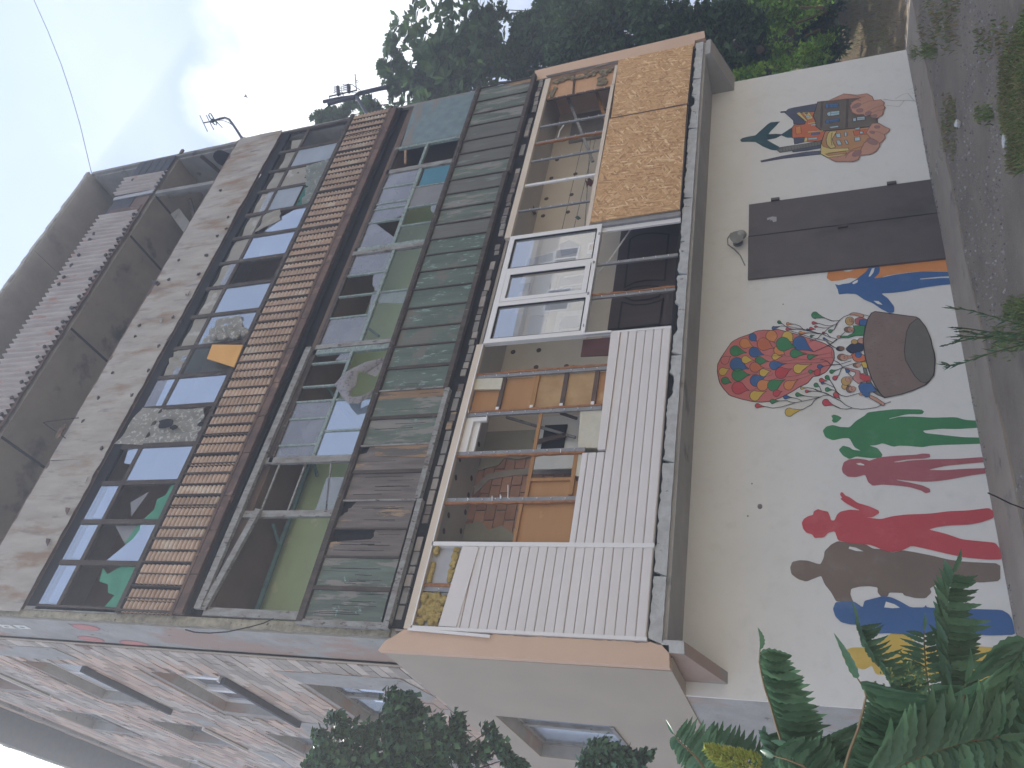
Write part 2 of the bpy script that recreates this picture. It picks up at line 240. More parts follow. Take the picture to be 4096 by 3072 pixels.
# ------------------------------------------------------------------ mesh helpers
class MB:
    def __init__(s): s.v = []; s.f = []
    def add(s, vs, fs):
        n = len(s.v); s.v += [tuple(v) for v in vs]; s.f += [tuple(n+i for i in f) for f in fs]; return s
    def box(s, x0, x1, y0, y1, z0, z1):
        if x0 > x1: x0, x1 = x1, x0
        if y0 > y1: y0, y1 = y1, y0
        if z0 > z1: z0, z1 = z1, z0
        return s.add([(x0,y0,z0),(x1,y0,z0),(x1,y1,z0),(x0,y1,z0),(x0,y0,z1),(x1,y0,z1),(x1,y1,z1),(x0,y1,z1)],
              [(0,3,2,1),(4,5,6,7),(0,1,5,4),(1,2,6,5),(2,3,7,6),(3,0,4,7)])
    def prism(s, pts, y0, y1, ax=1):
        n = len(pts)
        a = sum(pts[i][0]*pts[(i+1)%n][1] - pts[(i+1)%n][0]*pts[i][1] for i in range(n))
        if a < 0: pts = pts[::-1]
        mk = (lambda p, y: (p[0], y, p[1])) if ax == 1 else (lambda p, y: (y, p[0], p[1]))
        vs = [mk(p, y0) for p in pts] + [mk(p, y1) for p in pts]
        fs = [tuple(range(n)), tuple(range(2*n-1, n-1, -1))] + [(i, n+i, n+(i+1)%n, (i+1)%n) for i in range(n)]
        return s.add(vs, fs)
    def flat(s, pts, y, ax=1):
        n = len(pts)
        a = sum(pts[i][0]*pts[(i+1)%n][1] - pts[(i+1)%n][0]*pts[i][1] for i in range(n))
        if a < 0: pts = pts[::-1]
        vs = [(p[0], y, p[1]) if ax == 1 else (y, p[0], p[1]) for p in pts]
        return s.add(vs, [tuple(range(n))])
    def line(s, pts, wd, y, closed=False):
        n = len(pts); m = n if closed else n-1
        for i in range(m):
            a = Vector(pts[i]); b = Vector(pts[(i+1)%n]); d = b-a
            if d.length < 1e-5: continue
            d.normalize(); q = Vector((-d.y, d.x))*wd/2; e = d*wd*.3
            s.add([((a-e+q).x, y, (a-e+q).y), ((a-e-q).x, y, (a-e-q).y), ((b+e-q).x, y, (b+e-q).y), ((b+e+q).x, y, (b+e+q).y)], [(0,1,2,3)])
        return s
    def bar(s, p, q, w, h, up=(0,1,0)):
        p = Vector(p); q = Vector(q); d = (q-p).normalized(); u = Vector(up); r = d.cross(u)
        if r.length < 1e-4: r = d.cross(Vector((1,0,0)))
        r.normalize(); u = r.cross(d); r *= w/2; u *= h/2
        vs = [p-r-u, p+r-u, p+r+u, p-r+u, q-r-u, q+r-u, q+r+u, q-r+u]
        return s.add(vs, [(0,1,2,3),(7,6,5,4),(0,4,5,1),(1,5,6,2),(2,6,7,3),(3,7,4,0)])
    def tube(s, pts, r, n=6, r2=None):
        pts = [Vector(p) for p in pts]; m = len(pts); vs = []; prev = None
        for i, p in enumerate(pts):
            d = (pts[min(i+1, m-1)] - pts[max(i-1, 0)]).normalized()
            a = prev if prev is not None else (Vector((0,0,1)) if abs(d.z) < .9 else Vector((1,0,0)))
            x = d.cross(a); 
            if x.length < 1e-4: x = d.cross(Vector((1,.3,0)))
            x.normalize(); y = x.cross(d).normalized(); prev = y
            rad = r if r2 is None else r + (r2-r)*i/(m-1)
            for k in range(n):
                t = 2*math.pi*k/n; vs.append(p + x*math.cos(t)*rad + y*math.sin(t)*rad)
        fs = [(i*n+k, i*n+(k+1)%n, (i+1)*n+(k+1)%n, (i+1)*n+k) for i in range(m-1) for k in range(n)]
        fs += [tuple(range(n-1,-1,-1)), tuple((m-1)*n+k for k in range(n))]
        return s.add(vs, fs)
    def blob(s, c, rx, ry, rz, n=8, m=5, jit=0.0):
        c = Vector(c); vs = []
        for j in range(1, m):
            ph = math.pi*j/m
            for i in range(n):
                th = 2*math.pi*i/n; k = 1 + random.uniform(-jit, jit)
                vs.append(c + Vector((rx*k*math.sin(ph)*math.cos(th), ry*k*math.sin(ph)*math.sin(th), rz*k*math.cos(ph))))
        vs += [c+Vector((0,0,rz)), c-Vector((0,0,rz))]; T = len(vs)-2
        fs = [(j*n+i, (j+1)*n+i, (j+1)*n+(i+1)%n, j*n+(i+1)%n) for j in range(m-2) for i in range(n)]
        fs += [(T, i, (i+1)%n) for i in range(n)] + [(T+1, (m-2)*n+(i+1)%n, (m-2)*n+i) for i in range(n)]
        return s.add(vs, fs)
    def leaf(s, p, d, nrm, l, w, fold=.15, pk=.45):
        p = Vector(p); d = Vector(d).normalized(); r = d.cross(nrm)
        if r.length < 1e-4: r = d.cross(Vector((.3,.5,.8)))
        r.normalize(); u = r.cross(d)
        a = p + d*l*pk + r*w/2 + u*w*fold; b = p + d*l*pk - r*w/2 + u*w*fold
        return s.add([p, a, p+d*l, b], [(0,1,2),(0,2,3)])
    def grid(s, fn, n, m):
        vs = [fn(i/n, j/m) for j in range(m+1) for i in range(n+1)]
        return s.add(vs, [(j*(n+1)+i, j*(n+1)+i+1, (j+1)*(n+1)+i+1, (j+1)*(n+1)+i) for j in range(m) for i in range(n)])
def mesh(mb, m, smooth=False, name='mesh'):
    me = bpy.data.meshes.new(name); me.from_pydata(mb.v, [], mb.f); me.materials.append(MAT[m])
    if smooth: me.polygons.foreach_set('use_smooth', [True]*len(me.polygons))
    me.update(); return me
def link(name, data, parent=None, label=None, cat=None, group=None, kind=None):
    o = bpy.data.objects.new(name, data); COL.objects.link(o)
    if parent is not None:
        o.parent = parent; o.matrix_parent_inverse = Matrix.Translation(-WL[parent])
        WL[o] = Vector((0,0,0))
    else: WL[o] = Vector((0,0,0))
    if label: o['label'] = label
    if cat: o['category'] = cat
    if group: o['group'] = group
    if kind: o['kind'] = kind
    return o
WL = {}
SPLIT = {'corner_trim','ceiling_joint','glazing_bar','bolt','bolt_cap','clip','catch','stray_strip','tear','pipe','bottom_profile','window_corner','coil','whip','brick_course','crack','window_frame','trunk_none','door_frame','boom','window_reveal'}
LOOSE = {'screw','insulation_wool','gasket','split','outline','canopy_rim','eave_edge','flower_cone','leaves','script_lettering','scratch'}
def islands(mb):
    p = list(range(len(mb.v)))
    def fnd(a):
        while p[a] != a: p[a] = p[p[a]]; a = p[a]
        return a
    for f in mb.f:
        r = fnd(f[0])
        for q in f[1:]: p[fnd(q)] = r
    g = {}
    for f in mb.f: g.setdefault(fnd(f[0]), []).append(f)
    res = []
    for fs in g.values():
        ids = sorted({i for f in fs for i in f}); ix = {i: n for n, i in enumerate(ids)}
        o = MB(); o.v = [mb.v[i] for i in ids]; o.f = [tuple(ix[i] for i in f) for f in fs]; res.append(o)
    return res
def part(name, mb, m, parent=None, smooth=False, **k):
    if name in LOOSE: k['kind'] = 'stuff'
    if name in SPLIT:
        r = None
        for o in islands(mb): r = link(name, mesh(o, m, smooth, name), parent, **k)
        return r
    return link(name, mesh(mb, m, smooth, name), parent, **k)
def empty(name, loc, label=None, cat=None, group=None, parent=None):
    o = link(name, None, parent, label, cat, group); 
    if parent is None: o.location = loc; WL[o] = Vector(loc)
    o.empty_display_size = .1
    return o
def jag(a, b, amp, step=.04):
    "a broken line from a to b in a plane"
    a = Vector(a); b = Vector(b); n = max(2, int((b-a).length/step)); q = Vector((-(b-a).y, (b-a).x)).normalized()
    return [tuple(a.lerp(b, i/n) + q*random.uniform(-amp, amp)*(0 if i in (0,) else 1)) for i in range(n)]
def rect(x0, x1, z0, z1): return [(x0,z0),(x1,z0),(x1,z1),(x0,z1)]
# ------------------------------------------------------------------ THE BUILDING
D = 0.78; G = 0.14; XR = 10.35
bld = empty('apartment_building', (5, 0.8, G), 'run-down five storey apartment block with boarded balconies above a white wall painted with murals', 'building')
MB1 = MB
# slabs / ceilings
def slab(z0, z1, m, y1=D, y0=.04, x0=-.02, x1=XR-.06, name='slab'): part(name, MB().box(x0, x1, y0, y1, z0, z1), m, bld)
slab(3.25, 3.40, 'soffit_paint', y0=.03, x1=XR+.05)
slab(6.06, 6.20, 'ceiling_grey', y0=.05, x1=XR+.1)
slab(8.80, 8.93, 'dark_brown_wall', y0=.05)
slab(11.80, 11.92, 'ceiling_dark', y0=.06)
slab(14.62, 14.76, 'soot_ceiling', y1=1.6, y0=.05)
# ragged white edge of the lowest slab, in cast lengths
xs = [-.02, .68, 2.02, 3.55, 4.9, 6.4, 8.0, 9.3, XR+.03]
for a, b in zip(xs, xs[1:]):
    top = jag((b-.008, 3.415), (a, 3.415), .012, .05); top = [(x, z - (.045 if noise.noise((x*1.1, 3, 0)) > .22 else 0) + .012*noise.noise((x*9, 1, 0))) for x, z in top]
    bot = [(x, 3.29 + .008*noise.noise((x*14, 0, 0))) for x in [a + (b-.008-a)*i/14 for i in range(15)]]
    part('slab_edge', MB().prism(bot + top, -.012, .03), 'concrete_white', bld)
part('shadow_gap', MB().box(0, XR-.05, .03, .04, 3.36, 3.46), 'black_gap', bld)
# broken edge of the second slab: rows of old tiles and mortar behind the green boards
part('slab_edge', MB().box(0.02, XR-.05, .0, .05, 6.10, 6.33), 'black_gap', bld, label='black strip standing for the shadowed gap along the second slab')  # black colour puts in the shade of the gap below the boards
x = .1; i = 0
while x < 10.2:
    wv = random.uniform(.10, .22); zz = 6.14 + random.uniform(-.012, .012)
    if random.random() < .82: part('brick', MB().box(x, x+wv-.02, -.018+random.uniform(-.01,.01), .0, zz, zz+.075), random.choice(['concrete','mortar','bare_board','concrete']), bld)
    x += wv
# ceiling seams on top storey soffit
m = MB()
for x in (.6, 2.95, 5.35, 7.82, 9.03): m.box(x-.02, x+.02, .06, 1.2, 14.605, 14.625)
part('ceiling_joint', m, 'black_gap', bld)
# back walls storey by storey
def bw(z0, z1, m, x0=-.1, x1=XR-.05, y=D, name='back_wall', y2=None): part(name, MB().box(x0, x1, y, (y2 or y+.1), z0, z1), m, bld)
bw(3.40, 6.06, 'cream_wall', 3.98, 10.29); bw(3.40, 6.06, 'pale_green_wall', -.1, 1.5); bw(3.40, 6.06, 'pale_green_wall', 2.68, 3.1); bw(3.40, 6.06, 'cream_wall', 3.1, 3.98)
bw(6.20, 8.80, 'green_wall'); bw(8.93, 11.80, 'dark_brown_wall')
bw(11.92, 14.62, 'concrete', y=1.5, y2=1.6)
bw(14.76, 17.2, 'ceiling_dark', y=.80)
part('back_wall', MB().box(1.5, 2.68, .80, .88, 3.4, 6.06), 'mortar', bld)
# clay blocks of the second storey back wall
rw = 0
z = 3.45
while z < 6.0:
    x = 1.5 - (.11 if rw % 2 else 0)
    while x < 2.68:
        a, b = max(x, 1.5), min(x+.245, 2.68)
        if b-a > .05: part('brick', MB().box(a, b-.012, .775+random.uniform(0,.008), .80, z, z+.128), 'block_clay', bld)
        x += .25
    z += .14; rw += 1
# plaster patches curling off
part('loose_plaster', MB().prism([(2.68,5.3),(2.62,5.5),(2.66,5.7),(2.54,5.78),(2.5,5.95),(2.46,6.05),(2.68,6.05)], .755, .772), 'pale_green_wall', bld)
part('loose_plaster', MB().prism([(1.45,4.6),(1.58,5.0),(1.52,5.35),(1.66,5.55),(1.60,5.72),(1.72,5.85),(1.68,6.05),(1.45,6.05)], .765, .776), 'pale_green_wall', bld)
part('mortar_band', MB().prism([(2.40,4.3),(2.48,4.3),(2.50,5.2),(2.47,5.6),(2.42,5.9),(2.25,6.04),(2.1,6.04),(2.33,5.85),(2.39,5.5)], .764, .773), 'mortar', bld)
# canopy at the very top
for a, b in ((-.3, 2.95), (2.95, 5.35), (5.35, 7.78), (7.78, 10.32)):
    part('canopy_slab', MB().box(a, b-.02, -.02, .9, 17.2, 17.32), 'ceiling_dark', bld)
t = MB()
for i in range(60):
    x = i*.172; t.box(x, x+.172, -.05+.02*noise.noise((x*3, 0, 0)), -.022, 17.22, 17.31+.03*noise.noise((x*5, 2, 0)))
part('canopy_rim', t, 'concrete', bld)
# roof slab
part('roof', MB().box(-.2, 10.3, .9, 14, 17.3, 17.42), 'concrete', bld)
# fins: left pier and right pier
pts = jag((-.08, 6.3), (-.07, 17.2), .02, .06) ; pts = [(p[0], p[1]) for p in pts]
part('left_pier', MB().prism([(.02, 17.2), (.02, 6.26)] + [(-.085 + .018*noise.noise((z*4,0,0)), z) for z in [6.26+.08*i for i in range(137)]], .0, .05), 'rough_cream_edge', bld, label='crumbling cream front edge of the left pier')
part('left_pier', MB().box(-.105, .02, .05, .80, 6.2, 17.2), 'grey_plaster', bld)
part('left_pier', MB().box(-.02, .0, .0, .05, 3.4, 6.2), 'mortar', bld)
part('right_pier', MB().box(10.24, 10.298, .06, .8, 6.3, 17.1), 'concrete', bld)
part('right_pier', MB().prism([(XR-.05, 6.2), (XR-.05, 17.2)] + [(XR+.03+.018*noise.noise((z*3,5,0)), z) for z in [17.2-.1*i for i in range(110)]], .0, .80), 'concrete', bld)
# pale cheek walls (insulated) of second storey
lp = [(-.02, 3.39), (-.02, 3.30), (-.24, 3.20), (-.245, 6.31), (-.10, 6.25), (-.03, 6.10)]
q = [(-.012, 6.08)]
z = 6.05
while z > 3.44:
    q.append((-.012 - .028*max(0, noise.noise((z*5, 9, 0))) - .012*noise.noise((z*22, 4, 0)), z)); z -= .045
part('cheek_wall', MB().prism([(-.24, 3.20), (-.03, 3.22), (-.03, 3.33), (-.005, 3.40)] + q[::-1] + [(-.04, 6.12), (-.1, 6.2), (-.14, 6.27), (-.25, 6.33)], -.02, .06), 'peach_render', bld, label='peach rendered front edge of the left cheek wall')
# side of the cheek with window opening (Y 2.1-3.95, Z 4.3-5.75)
def wall_x(name, m, x0, x1, ys, zs, holes, parent=bld, **k):
    ys = sorted(set(ys)); zs = sorted(set(zs)); mb = MB()
    for a, b in zip(ys, ys[1:]):
        for c, d in zip(zs, zs[1:]):
            cy, cz = (a+b)/2, (c+d)/2
            if any(h[0] < cy < h[1] and h[2] < cz < h[3] for h in holes): continue
            mb.box(x0, x1, a, b, c, d)
    return part(name, mb, m, parent, **k)
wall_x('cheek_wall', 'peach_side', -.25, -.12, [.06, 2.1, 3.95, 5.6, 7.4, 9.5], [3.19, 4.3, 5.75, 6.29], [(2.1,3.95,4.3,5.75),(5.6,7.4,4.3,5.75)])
rp_ = [(XR+.0, 3.33)]
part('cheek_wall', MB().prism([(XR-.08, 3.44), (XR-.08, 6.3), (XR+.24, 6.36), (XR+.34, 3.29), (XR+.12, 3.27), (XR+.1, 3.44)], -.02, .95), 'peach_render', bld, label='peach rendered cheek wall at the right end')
g = [(XR-.10+.02*noise.noise((z*6,0,0)), z) for z in [3.46+.07*i for i in range(38)]]
part('rough_edge', MB().prism(g + [(XR-.02, 6.1), (XR-.02, 3.46)], -.028, -.02), 'bare_board', bld)
# ground floor grey side wall, with a dark opening
wall_x('side_wall', 'grey_plaster', -.235, -.10, [D+.02, 2.7, 3.9, 14], [G-.1, 1.6, 2.68, 3.19], [(2.7,3.9,1.6,2.68)])
part('side_wall', MB().box(-.10, .05, .8, 14, G-.1, 3.19), 'mortar', bld)
part('dark_window', MB().box(-.10, -.06, 2.7, 3.9, 1.6, 2.68), 'glass_dark', bld)
# brick side wall with windows (rows of 2.75 m)
rows = [(7.2, 8.45), (9.87, 11.2), (12.5, 13.85), (15.15, 16.5)]
colsY = [(1.85, 3.75), (4.95, 6.3), (8.2, 9.6), (11.2, 12.6)]
HO = [(a, b, c, d) for a, b in colsY for c, d in rows]
YS = [.80, 14] + [v for a, b in colsY for v in (a, b)]; ZS = [6.2, 17.95] + [v for a, b in rows for v in (a, b)]
wall_x('brick_wall', 'mortar', -.128, .1, YS, ZS, HO)
cands = []
z = 6.24; r = 0
while z < 17.9:
    y = .86 - (.19 if r % 2 else 0)
    while y < 13.9:
        y1 = y+.375
        if y < .86: y += .385; continue
        if not any(h[0]-.02 < y1 and y < h[1]+.02 and h[2]-.02 < z+.135 and z < h[3]+.02 for h in HO): cands.append((y, z))
        y += .385
    z += .145; r += 1
def near(c): return (Vector((-.15, c[0], c[1]))-C0).length - (2.0 if c[0] < 1.8 else 0)
cands.sort(key=near)
bm_ = [mesh(MB().box(0, .02, 0, .375, 0, .135), 'brick_pink', name='brick'), mesh(MB().box(0, .02, 0, .375, 0, .135), 'brick_grey', name='brick')]
st = {'brick_pink': MB(), 'brick_grey': MB()}
for r in range(0, 80, 2):
    z_ = 6.24 + (r+1)*.145
    if z_ < 17.8: st['brick_grey'].box(-.148, -.128, .862, 1.047, z_, z_+.135)
for i, (y, z) in enumerate(cands):
    gy = noise.noise((y*.9, z*.7, 3)) > .12 or y < 1.15
    if i < 230:
        o = link('brick', bm_[1 if gy else 0], bld); o.location = (-.148+random.uniform(-.004,.006), y, z)
    else: 
        x = -.148+random.uniform(-.006,.006); st['brick_grey' if gy else 'brick_pink'].box(x, x+.02, y, y+.375, z, z+.135)
for k, v in st.items(): part('brickwork', v, k, bld, kind='stuff')
# grey render patches round openings and the pilaster band
def patch(pts, m='grey_plaster', x=-.156, name='render_patch'): part(name, MB().prism(pts, x, x+.008, ax=0), m, bld)
patch([(1.05,12.3),(1.5,12.2),(1.62,13.2),(1.55,14.9),(1.7,16.4),(1.2,16.3)]); patch([(3.8,9.2),(4.6,9.3),(4.7,10.1),(3.85,9.8)])
patch([(1.3,8.6),(1.75,8.4),(1.8,6.9),(2.1,6.7),(1.9,6.5),(1.25,6.7)]); patch([(6.4,12.0),(7.6,12.2),(7.4,12.5),(6.4,12.45)])
patch([(4.0,11.9),(4.8,12.0),(4.85,12.4),(4.0,12.3)])
part('pilaster', MB().box(-.135, .0, .80, .86, 6.2, 17.2), 'peach_side', bld)
# side windows
def side_window(y0, y1, z0, z1, kind, x=-.15):
    wn = part('window', MB().box(x-.02, x+.0, y0-.0, y1, z0-.05, z0), 'concrete', bld)    # sill
    part('window_reveal', MB().box(x+.02, x+.17, y0+.003, y0+.008, z0, z1-.003).box(x+.02, x+.17, y1-.008, y1-.003, z0, z1-.003).box(x+.02, x+.17, y0+.008, y1-.008, z1-.008, z1-.003), 'grey_plaster', wn)
    xf = x+.17
    fm = 'pvc_white' if kind in ('pvc', 'shutter') else 'frame_weathered'
    f = MB(); n = 3 if kind == 'pvc' else 2
    f.box(xf, xf+.06, y0, y0+.07, z0, z1).box(xf, xf+.06, y1-.07, y1, z0, z1).box(xf, xf+.06, y0+.07, y1-.07, z0, z0+.07).box(xf, xf+.06, y0+.07, y1-.07, z1-.07, z1)
    for i in range(1, n):
        y = y0 + (y1-y0)*i/n; f.box(xf-.01, xf+.05, y-.05, y+.05, z0+.07, z1-.07)
    part('frame', f, fm, wn)
    if kind == 'shutter':
        for i in range(12):
            z = z0+.08+i*(z1-z0-.16)/12; part('slat', MB().box(xf+.005, xf+.03, y0+.07, y1-.07, z, z+.075), 'stripe_white', wn)
    for i in range(n):
        a = y0+(y1-y0)*i/n; b = y0+(y1-y0)*(i+1)/n
        part('pane', MB().box(xf+.03, xf+.036, a+.06, b-.06, z0+.07, z1-.07), 'glass_frost' if kind == 'frost' else 'glass_sky', wn)
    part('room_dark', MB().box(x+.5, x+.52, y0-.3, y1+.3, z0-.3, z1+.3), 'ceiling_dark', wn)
    if kind in ('pvc', 'old'): part('sill', MB().box(x-.06, x+.16, y0-.05, y1+.05, z0-.03, z0-.002), 'pvc_white', wn)
    return wn
kinds = {(0,0):'old',(0,1):'pvc',(0,2):'shutter',(0,3):'old',(1,0):'pvc',(1,1):'frost',(1,2):'old',(1,3):'frost'}
for i, (a, b) in enumerate(colsY):
    for j, (c, d) in enumerate(rows): side_window(a, b, c, d, kinds.get((i, j), 'pvc' if (i+j)%2 else 'old'))
side_window(2.1, 3.95, 4.3, 5.75, 'frost', -.25); side_window(5.6, 7.4, 4.3, 5.75, 'frost', -.25)
# ledges below the sills, blackish colour stands for their shaded undersides
for y0, y1, z in ((1.8,3.85,9.80),(1.8,3.9,12.44)): part('ledge', MB().box(-.24, -.15, y0, y1, z-.07, z), 'cap_blackish', bld)
# eave of the main roof, blue-grey boarded underside
part('eave', MB().box(-.72, .1, .95, 14.2, 17.98, 18.2), 'cap_blackish', bld)
tt = MB()
for i in range(60): tt.box(-.74+.02*noise.noise((i*.7,0,0)), -.72, 1+i*.22, 1.2+i*.22, 18.0, 18.2+.04*noise.noise((i*.9,3,0)))
part('eave_edge', tt, 'concrete', bld)
# painted rings and notices on the pier side
for (x, y), (a, b) in (((760,240),(.16,.12)),((805,345),(.16,.12)),((1190,385),(.17,.12))):
    p = on('A5', x, y, 0, -.105)
    for k, (s_, c_) in enumerate(((1,'red_plate'),(.86,'p_pink'))):
        part('painted_ring', MB().flat([(p.y+a*s_*math.cos(t*.314)*.7, p.z+a*1.5*s_*math.sin(t*.314)) for t in range(20)], -.1085-.0015*k, ax=0), c_, bld)
for x, y in ((62,231),(200,236)):
    p = on('A5', x, y, 0, -.105)
    nn = part('notice', MB().box(-.113, -.106, p.y-.06, p.y+.06, p.z-.12, p.z+.12), 'p_white', bld)
    part('mark', MB().flat([(p.y+.02*math.cos(t*.7), p.z+.05*math.sin(t*.7)) for t in range(9)], -.115, ax=0), 'p_grey', nn)
# brackets under the first slab
part('bracket', MB().prism([(0.0, 3.25), (0.0, 3.08), (D, 2.78), (D, 3.25)], -.10, .02, ax=0), 'grey_plaster', bld)
part('bracket', MB().prism([(0.0, 3.25), (0.0, 3.17), (D, 2.88), (D, 3.25)], 10.0, 10.42, ax=0), 'soffit_paint', bld)
part('bracket_face', MB().prism([(-.10,3.07),(.02,3.08),(.02,3.28),(-.03,3.29),(-.10,3.22)], -.02, -.001), 'concrete_white', bld)
# mural wall
part('mural_wall', MB().prism([(-.24, G-.1), (XR-.13, G-.1), (XR-.10, 3.26), (-.24, 3.26)], D, D+.02), 'mural_white', bld)
part('mural_wall', MB().box(XR-.5, XR-.13, D+.02, 13, G-.1, 3.26), 'mural_white', bld)
part('end_wall', MB().box(XR-.2, XR-.1, D+.1, 13, 3.26, 17.3), 'concrete', bld)
part('stain', MB().flat([(9.95,.6),(10.18,.9),(10.18,.15),(9.6,.15),(9.7,.35)], D-.0015), 'mural_white', bld)
# holes/chips on wall
for k, x, y, r in (('M3',1568,1548,.035),('M3',1520,1410,.012),('M3',1495,1605,.012),('M4',200,328,.012)):
    p = on(k, x, y, 1, D); part('chip', MB().flat([(p.x+r*math.cos(t), p.z+r*.8*math.sin(t)) for t in [i*.7 for i in range(9)]], D-.002), 'concrete', bld)
# wall crack at lower right
p = XZ('G1', [(690,980),(600,962),(500,950),(370,955),(270,940)], D-.002); part('crack', MB().line(p, .008, D-.002), 'concrete', bld)
for a in ([(560,955),(500,880),(440,900),(380,940)],[(600,960),(560,830),(510,850)],[(470,950),(420,1010),(300,1000)],[(640,970),(620,900),(540,880)]):
    part('crack', MB().line(XZ('G1', a, D-.002), .004, D-.002), 'bank', bld)
# ------------------------------------------------------------------ steel double door
dr = empty('door', (0,0,0), parent=bld)
dz1 = 2.62; dz0 = G+.02
dx = [5.44, 6.28, 6.98]
part('leaf', MB().box(dx[0], dx[1], D-.035, D-.003, dz0, dz1), 'door_metal', dr)
part('leaf', MB().box(dx[1]+.008, dx[2], D-.028, D-.003, dz0, dz1-.005), 'door_metal', dr)
part('seam', MB().box(dx[1]-.004, dx[1]+.012, D-.037, D-.025, dz0, dz1), 'black_gap', dr)
for z in (2.18, .62): part('hinge', MB().box(6.985, 7.03, D-.05, D-.004, z, z+.12).tube([(6.99,D-.045,z),(6.99,D-.045,z+.12)], .014), 'door_metal', dr)
part('handle', MB().box(6.22, 6.26, D-.06, D-.035, 1.3, 1.42), 'bolt_metal', dr)
p = on('T4', 130, 1325, 1, D-.03)
part('sticker', MB().flat(XZ('T4', [(103,1315),(135,1306),(160,1308),(160,1335),(140,1340),(132,1325),(120,1335),(125,1322),(104,1328)], D-.033), D-.033), 'paper', dr)
# ------------------------------------------------------------------ BALCONY ENCLOSURES
def pane(par, pts, m, y=.03, th=.004, name='pane', **k): return part(name, MB().prism(pts, y, y+th), m, par, **k)
def cloth(par, corners, m, n=14, mm=10, amp=.03, folds=3, name='curtain', ph=0, **k):
    a, b, c, d = [Vector(v) for v in corners]
    def fn(u, v):
        p = a.lerp(b, u).lerp(d.lerp(c, u), v)
        p.y += amp*math.sin(u*folds*6.28+ph+2*v) + amp*.6*noise.noise((u*4+ph, v*4, ph))
        p.x += amp*.3*noise.noise((u*3, v*5+9, ph)); p.z += amp*.3*noise.noise((u*5, v*3, ph+4))
        return p
    o = part(name, MB().grid(fn, n, mm), m, par, smooth=True, **k); return o
# ============ storey 2: white boards, particle board, plastic window
b2 = empty('balcony', (0,0,0), parent=bld); b2['label'] = 'second storey balcony half clad in white boards and particle board'
for a, b in ((.0, 3.98), (6.07, 10.2)): part('top_beam', MB().box(a, b, -.035, .03, 5.985, 6.085), 'pvc_cream', b2)
part('top_trim', MB().box(.0, 3.98, -.045, -.036, 5.98, 5.995), 'pvc_white', b2)
def stud(x, z0, z1, m='stud_metal', wv=.055, foam=0, y=.0, par=b2):
    st = part('stud', MB().box(x-wv/2, x+wv/2, y, y+.03, z0, z1), m, par)
    if foam:
        q = [(x+wv/2*foam + foam*(.018+.04*abs(noise.noise((z*9, x, 0)))), z) for z in [z0+(z1-z0)*i/16 for i in range(17)]]
        part('foam', MB().prism([(x+wv/2*foam, z0), (x+wv/2*foam, z1)] + q[::-1], y-.008, y+.028), 'foam_orange', st)
    s = MB(); z = z0+.12
    while z < z1-.05: s.box(x-.004, x+.004, y-.02, y+.0, z, z+.01); z += .17
    part('screw', s, 'pvc_white', st)
    return st
for x, f in ((1.59,-1),(2.24,-1),(2.83,1),(3.44,1)): stud(x, {1.59:4.36,2.24:4.34,2.83:4.21,3.44:4.21}[x], 5.985, foam=f)
part('post', MB().box(1.0-.025, 1.0+.025, -.03, .03, 3.43, 6.0), 'pvc_white', b2)
stud(.47, 5.66, 5.985, foam=1)
# right-hand studs of the long opening
part('sill_trim', MB().box(6.08, 9.62, -.03, .02, 4.755, 4.815), 'pvc_cream', b2); part('sill_trim', MB().box(9.6, 10.18, -.03, .02, 4.75, 4.80), 'pvc_cream', b2)
for x, w_, mm_ in ((6.69,.03,'stud_metal'),(7.30,.045,'pvc_white'),(7.90,.035,'stud_metal'),(8.38,.04,'stud_metal'),(8.82,.04,'stud_metal')): stud(x, 4.815, 5.985, mm_, w_, foam=-1 if x in (8.38,) else 0)
stud(9.6, 4.81, 5.985, 'batten_dark', .04)
for a, b in ((9.63, 9.93), (9.95, 10.24)):
    pass
part('board', MB().box(9.63, 10.24, .03, .045, 4.8, 5.98), 'plywood_peach', b2)
part('batten', MB().bar((9.63,.015,5.50),(10.2,.015,5.55), .03, .03), 'batten_dark', b2)
w_ = MB()
for i in range(34):
    t = i/34; w_.blob((10.12+random.uniform(-.05,.06), .0, 4.85+t*1.1), .035, .02, .04, 7, 4, .3)
for i in range(16): w_.blob((9.68+random.uniform(0,.25), .01, 5.9+random.uniform(-.05,.04)), .04, .02, .03, 7, 4, .3)
for i in range(18): w_.blob((9.72+random.uniform(0,.35), .0, 5.02+random.uniform(-.1,.05)), .04, .02, .035, 7, 4, .3)
part('insulation_wool', w_, 'wool_grey', b2)
# diagonals inside (old frames leaning)
part('leaning_plank', MB().bar(on('T3',410,590,1,.3), on('T3',560,975,1,.3), .05, .03), 'frame_weathered', b2)
part('leaning_plank', MB().bar(on('T3',580,550,1,.35), on('T3',650,760,1,.35), .06, .03), 'batten', b2)
part('leaning_plank', MB().bar(on('T3',160,1140,1,.6), on('T3',210,1290,1,.6), .05, .04), 'batten_dark', b2)
part('dark_wall_panel', MB().box(9.3, 10.1, .73, .775, 4.0, 5.75), 'ceiling_dark', b2)  # dark panel for the darker end of ceiling and wall, no doorway
part('cable', MB().tube([on('T3', x, y, 1, .15) for x, y in ((385,755),(360,790),(350,830))], .012), 'pvc_white', b2)
# clotheslines
for a, b in (((545,840),(510,1400)),((575,840),(440,1400)),((500,850),(370,1400))):
    part('clothesline', MB().tube([on('T3', *a, 1, .45), on('T3', *b, 1, .45)], .004, 4), 'wire_black', b2)
for x, y in ((465,1315),(475,1310)): part('clothes_peg', MB().bar(on('T3', x-8, y-5, 1, .44), on('T3', x+8, y+8, 1, .44), .02, .02), 'leaf_sumac_dark', b2)
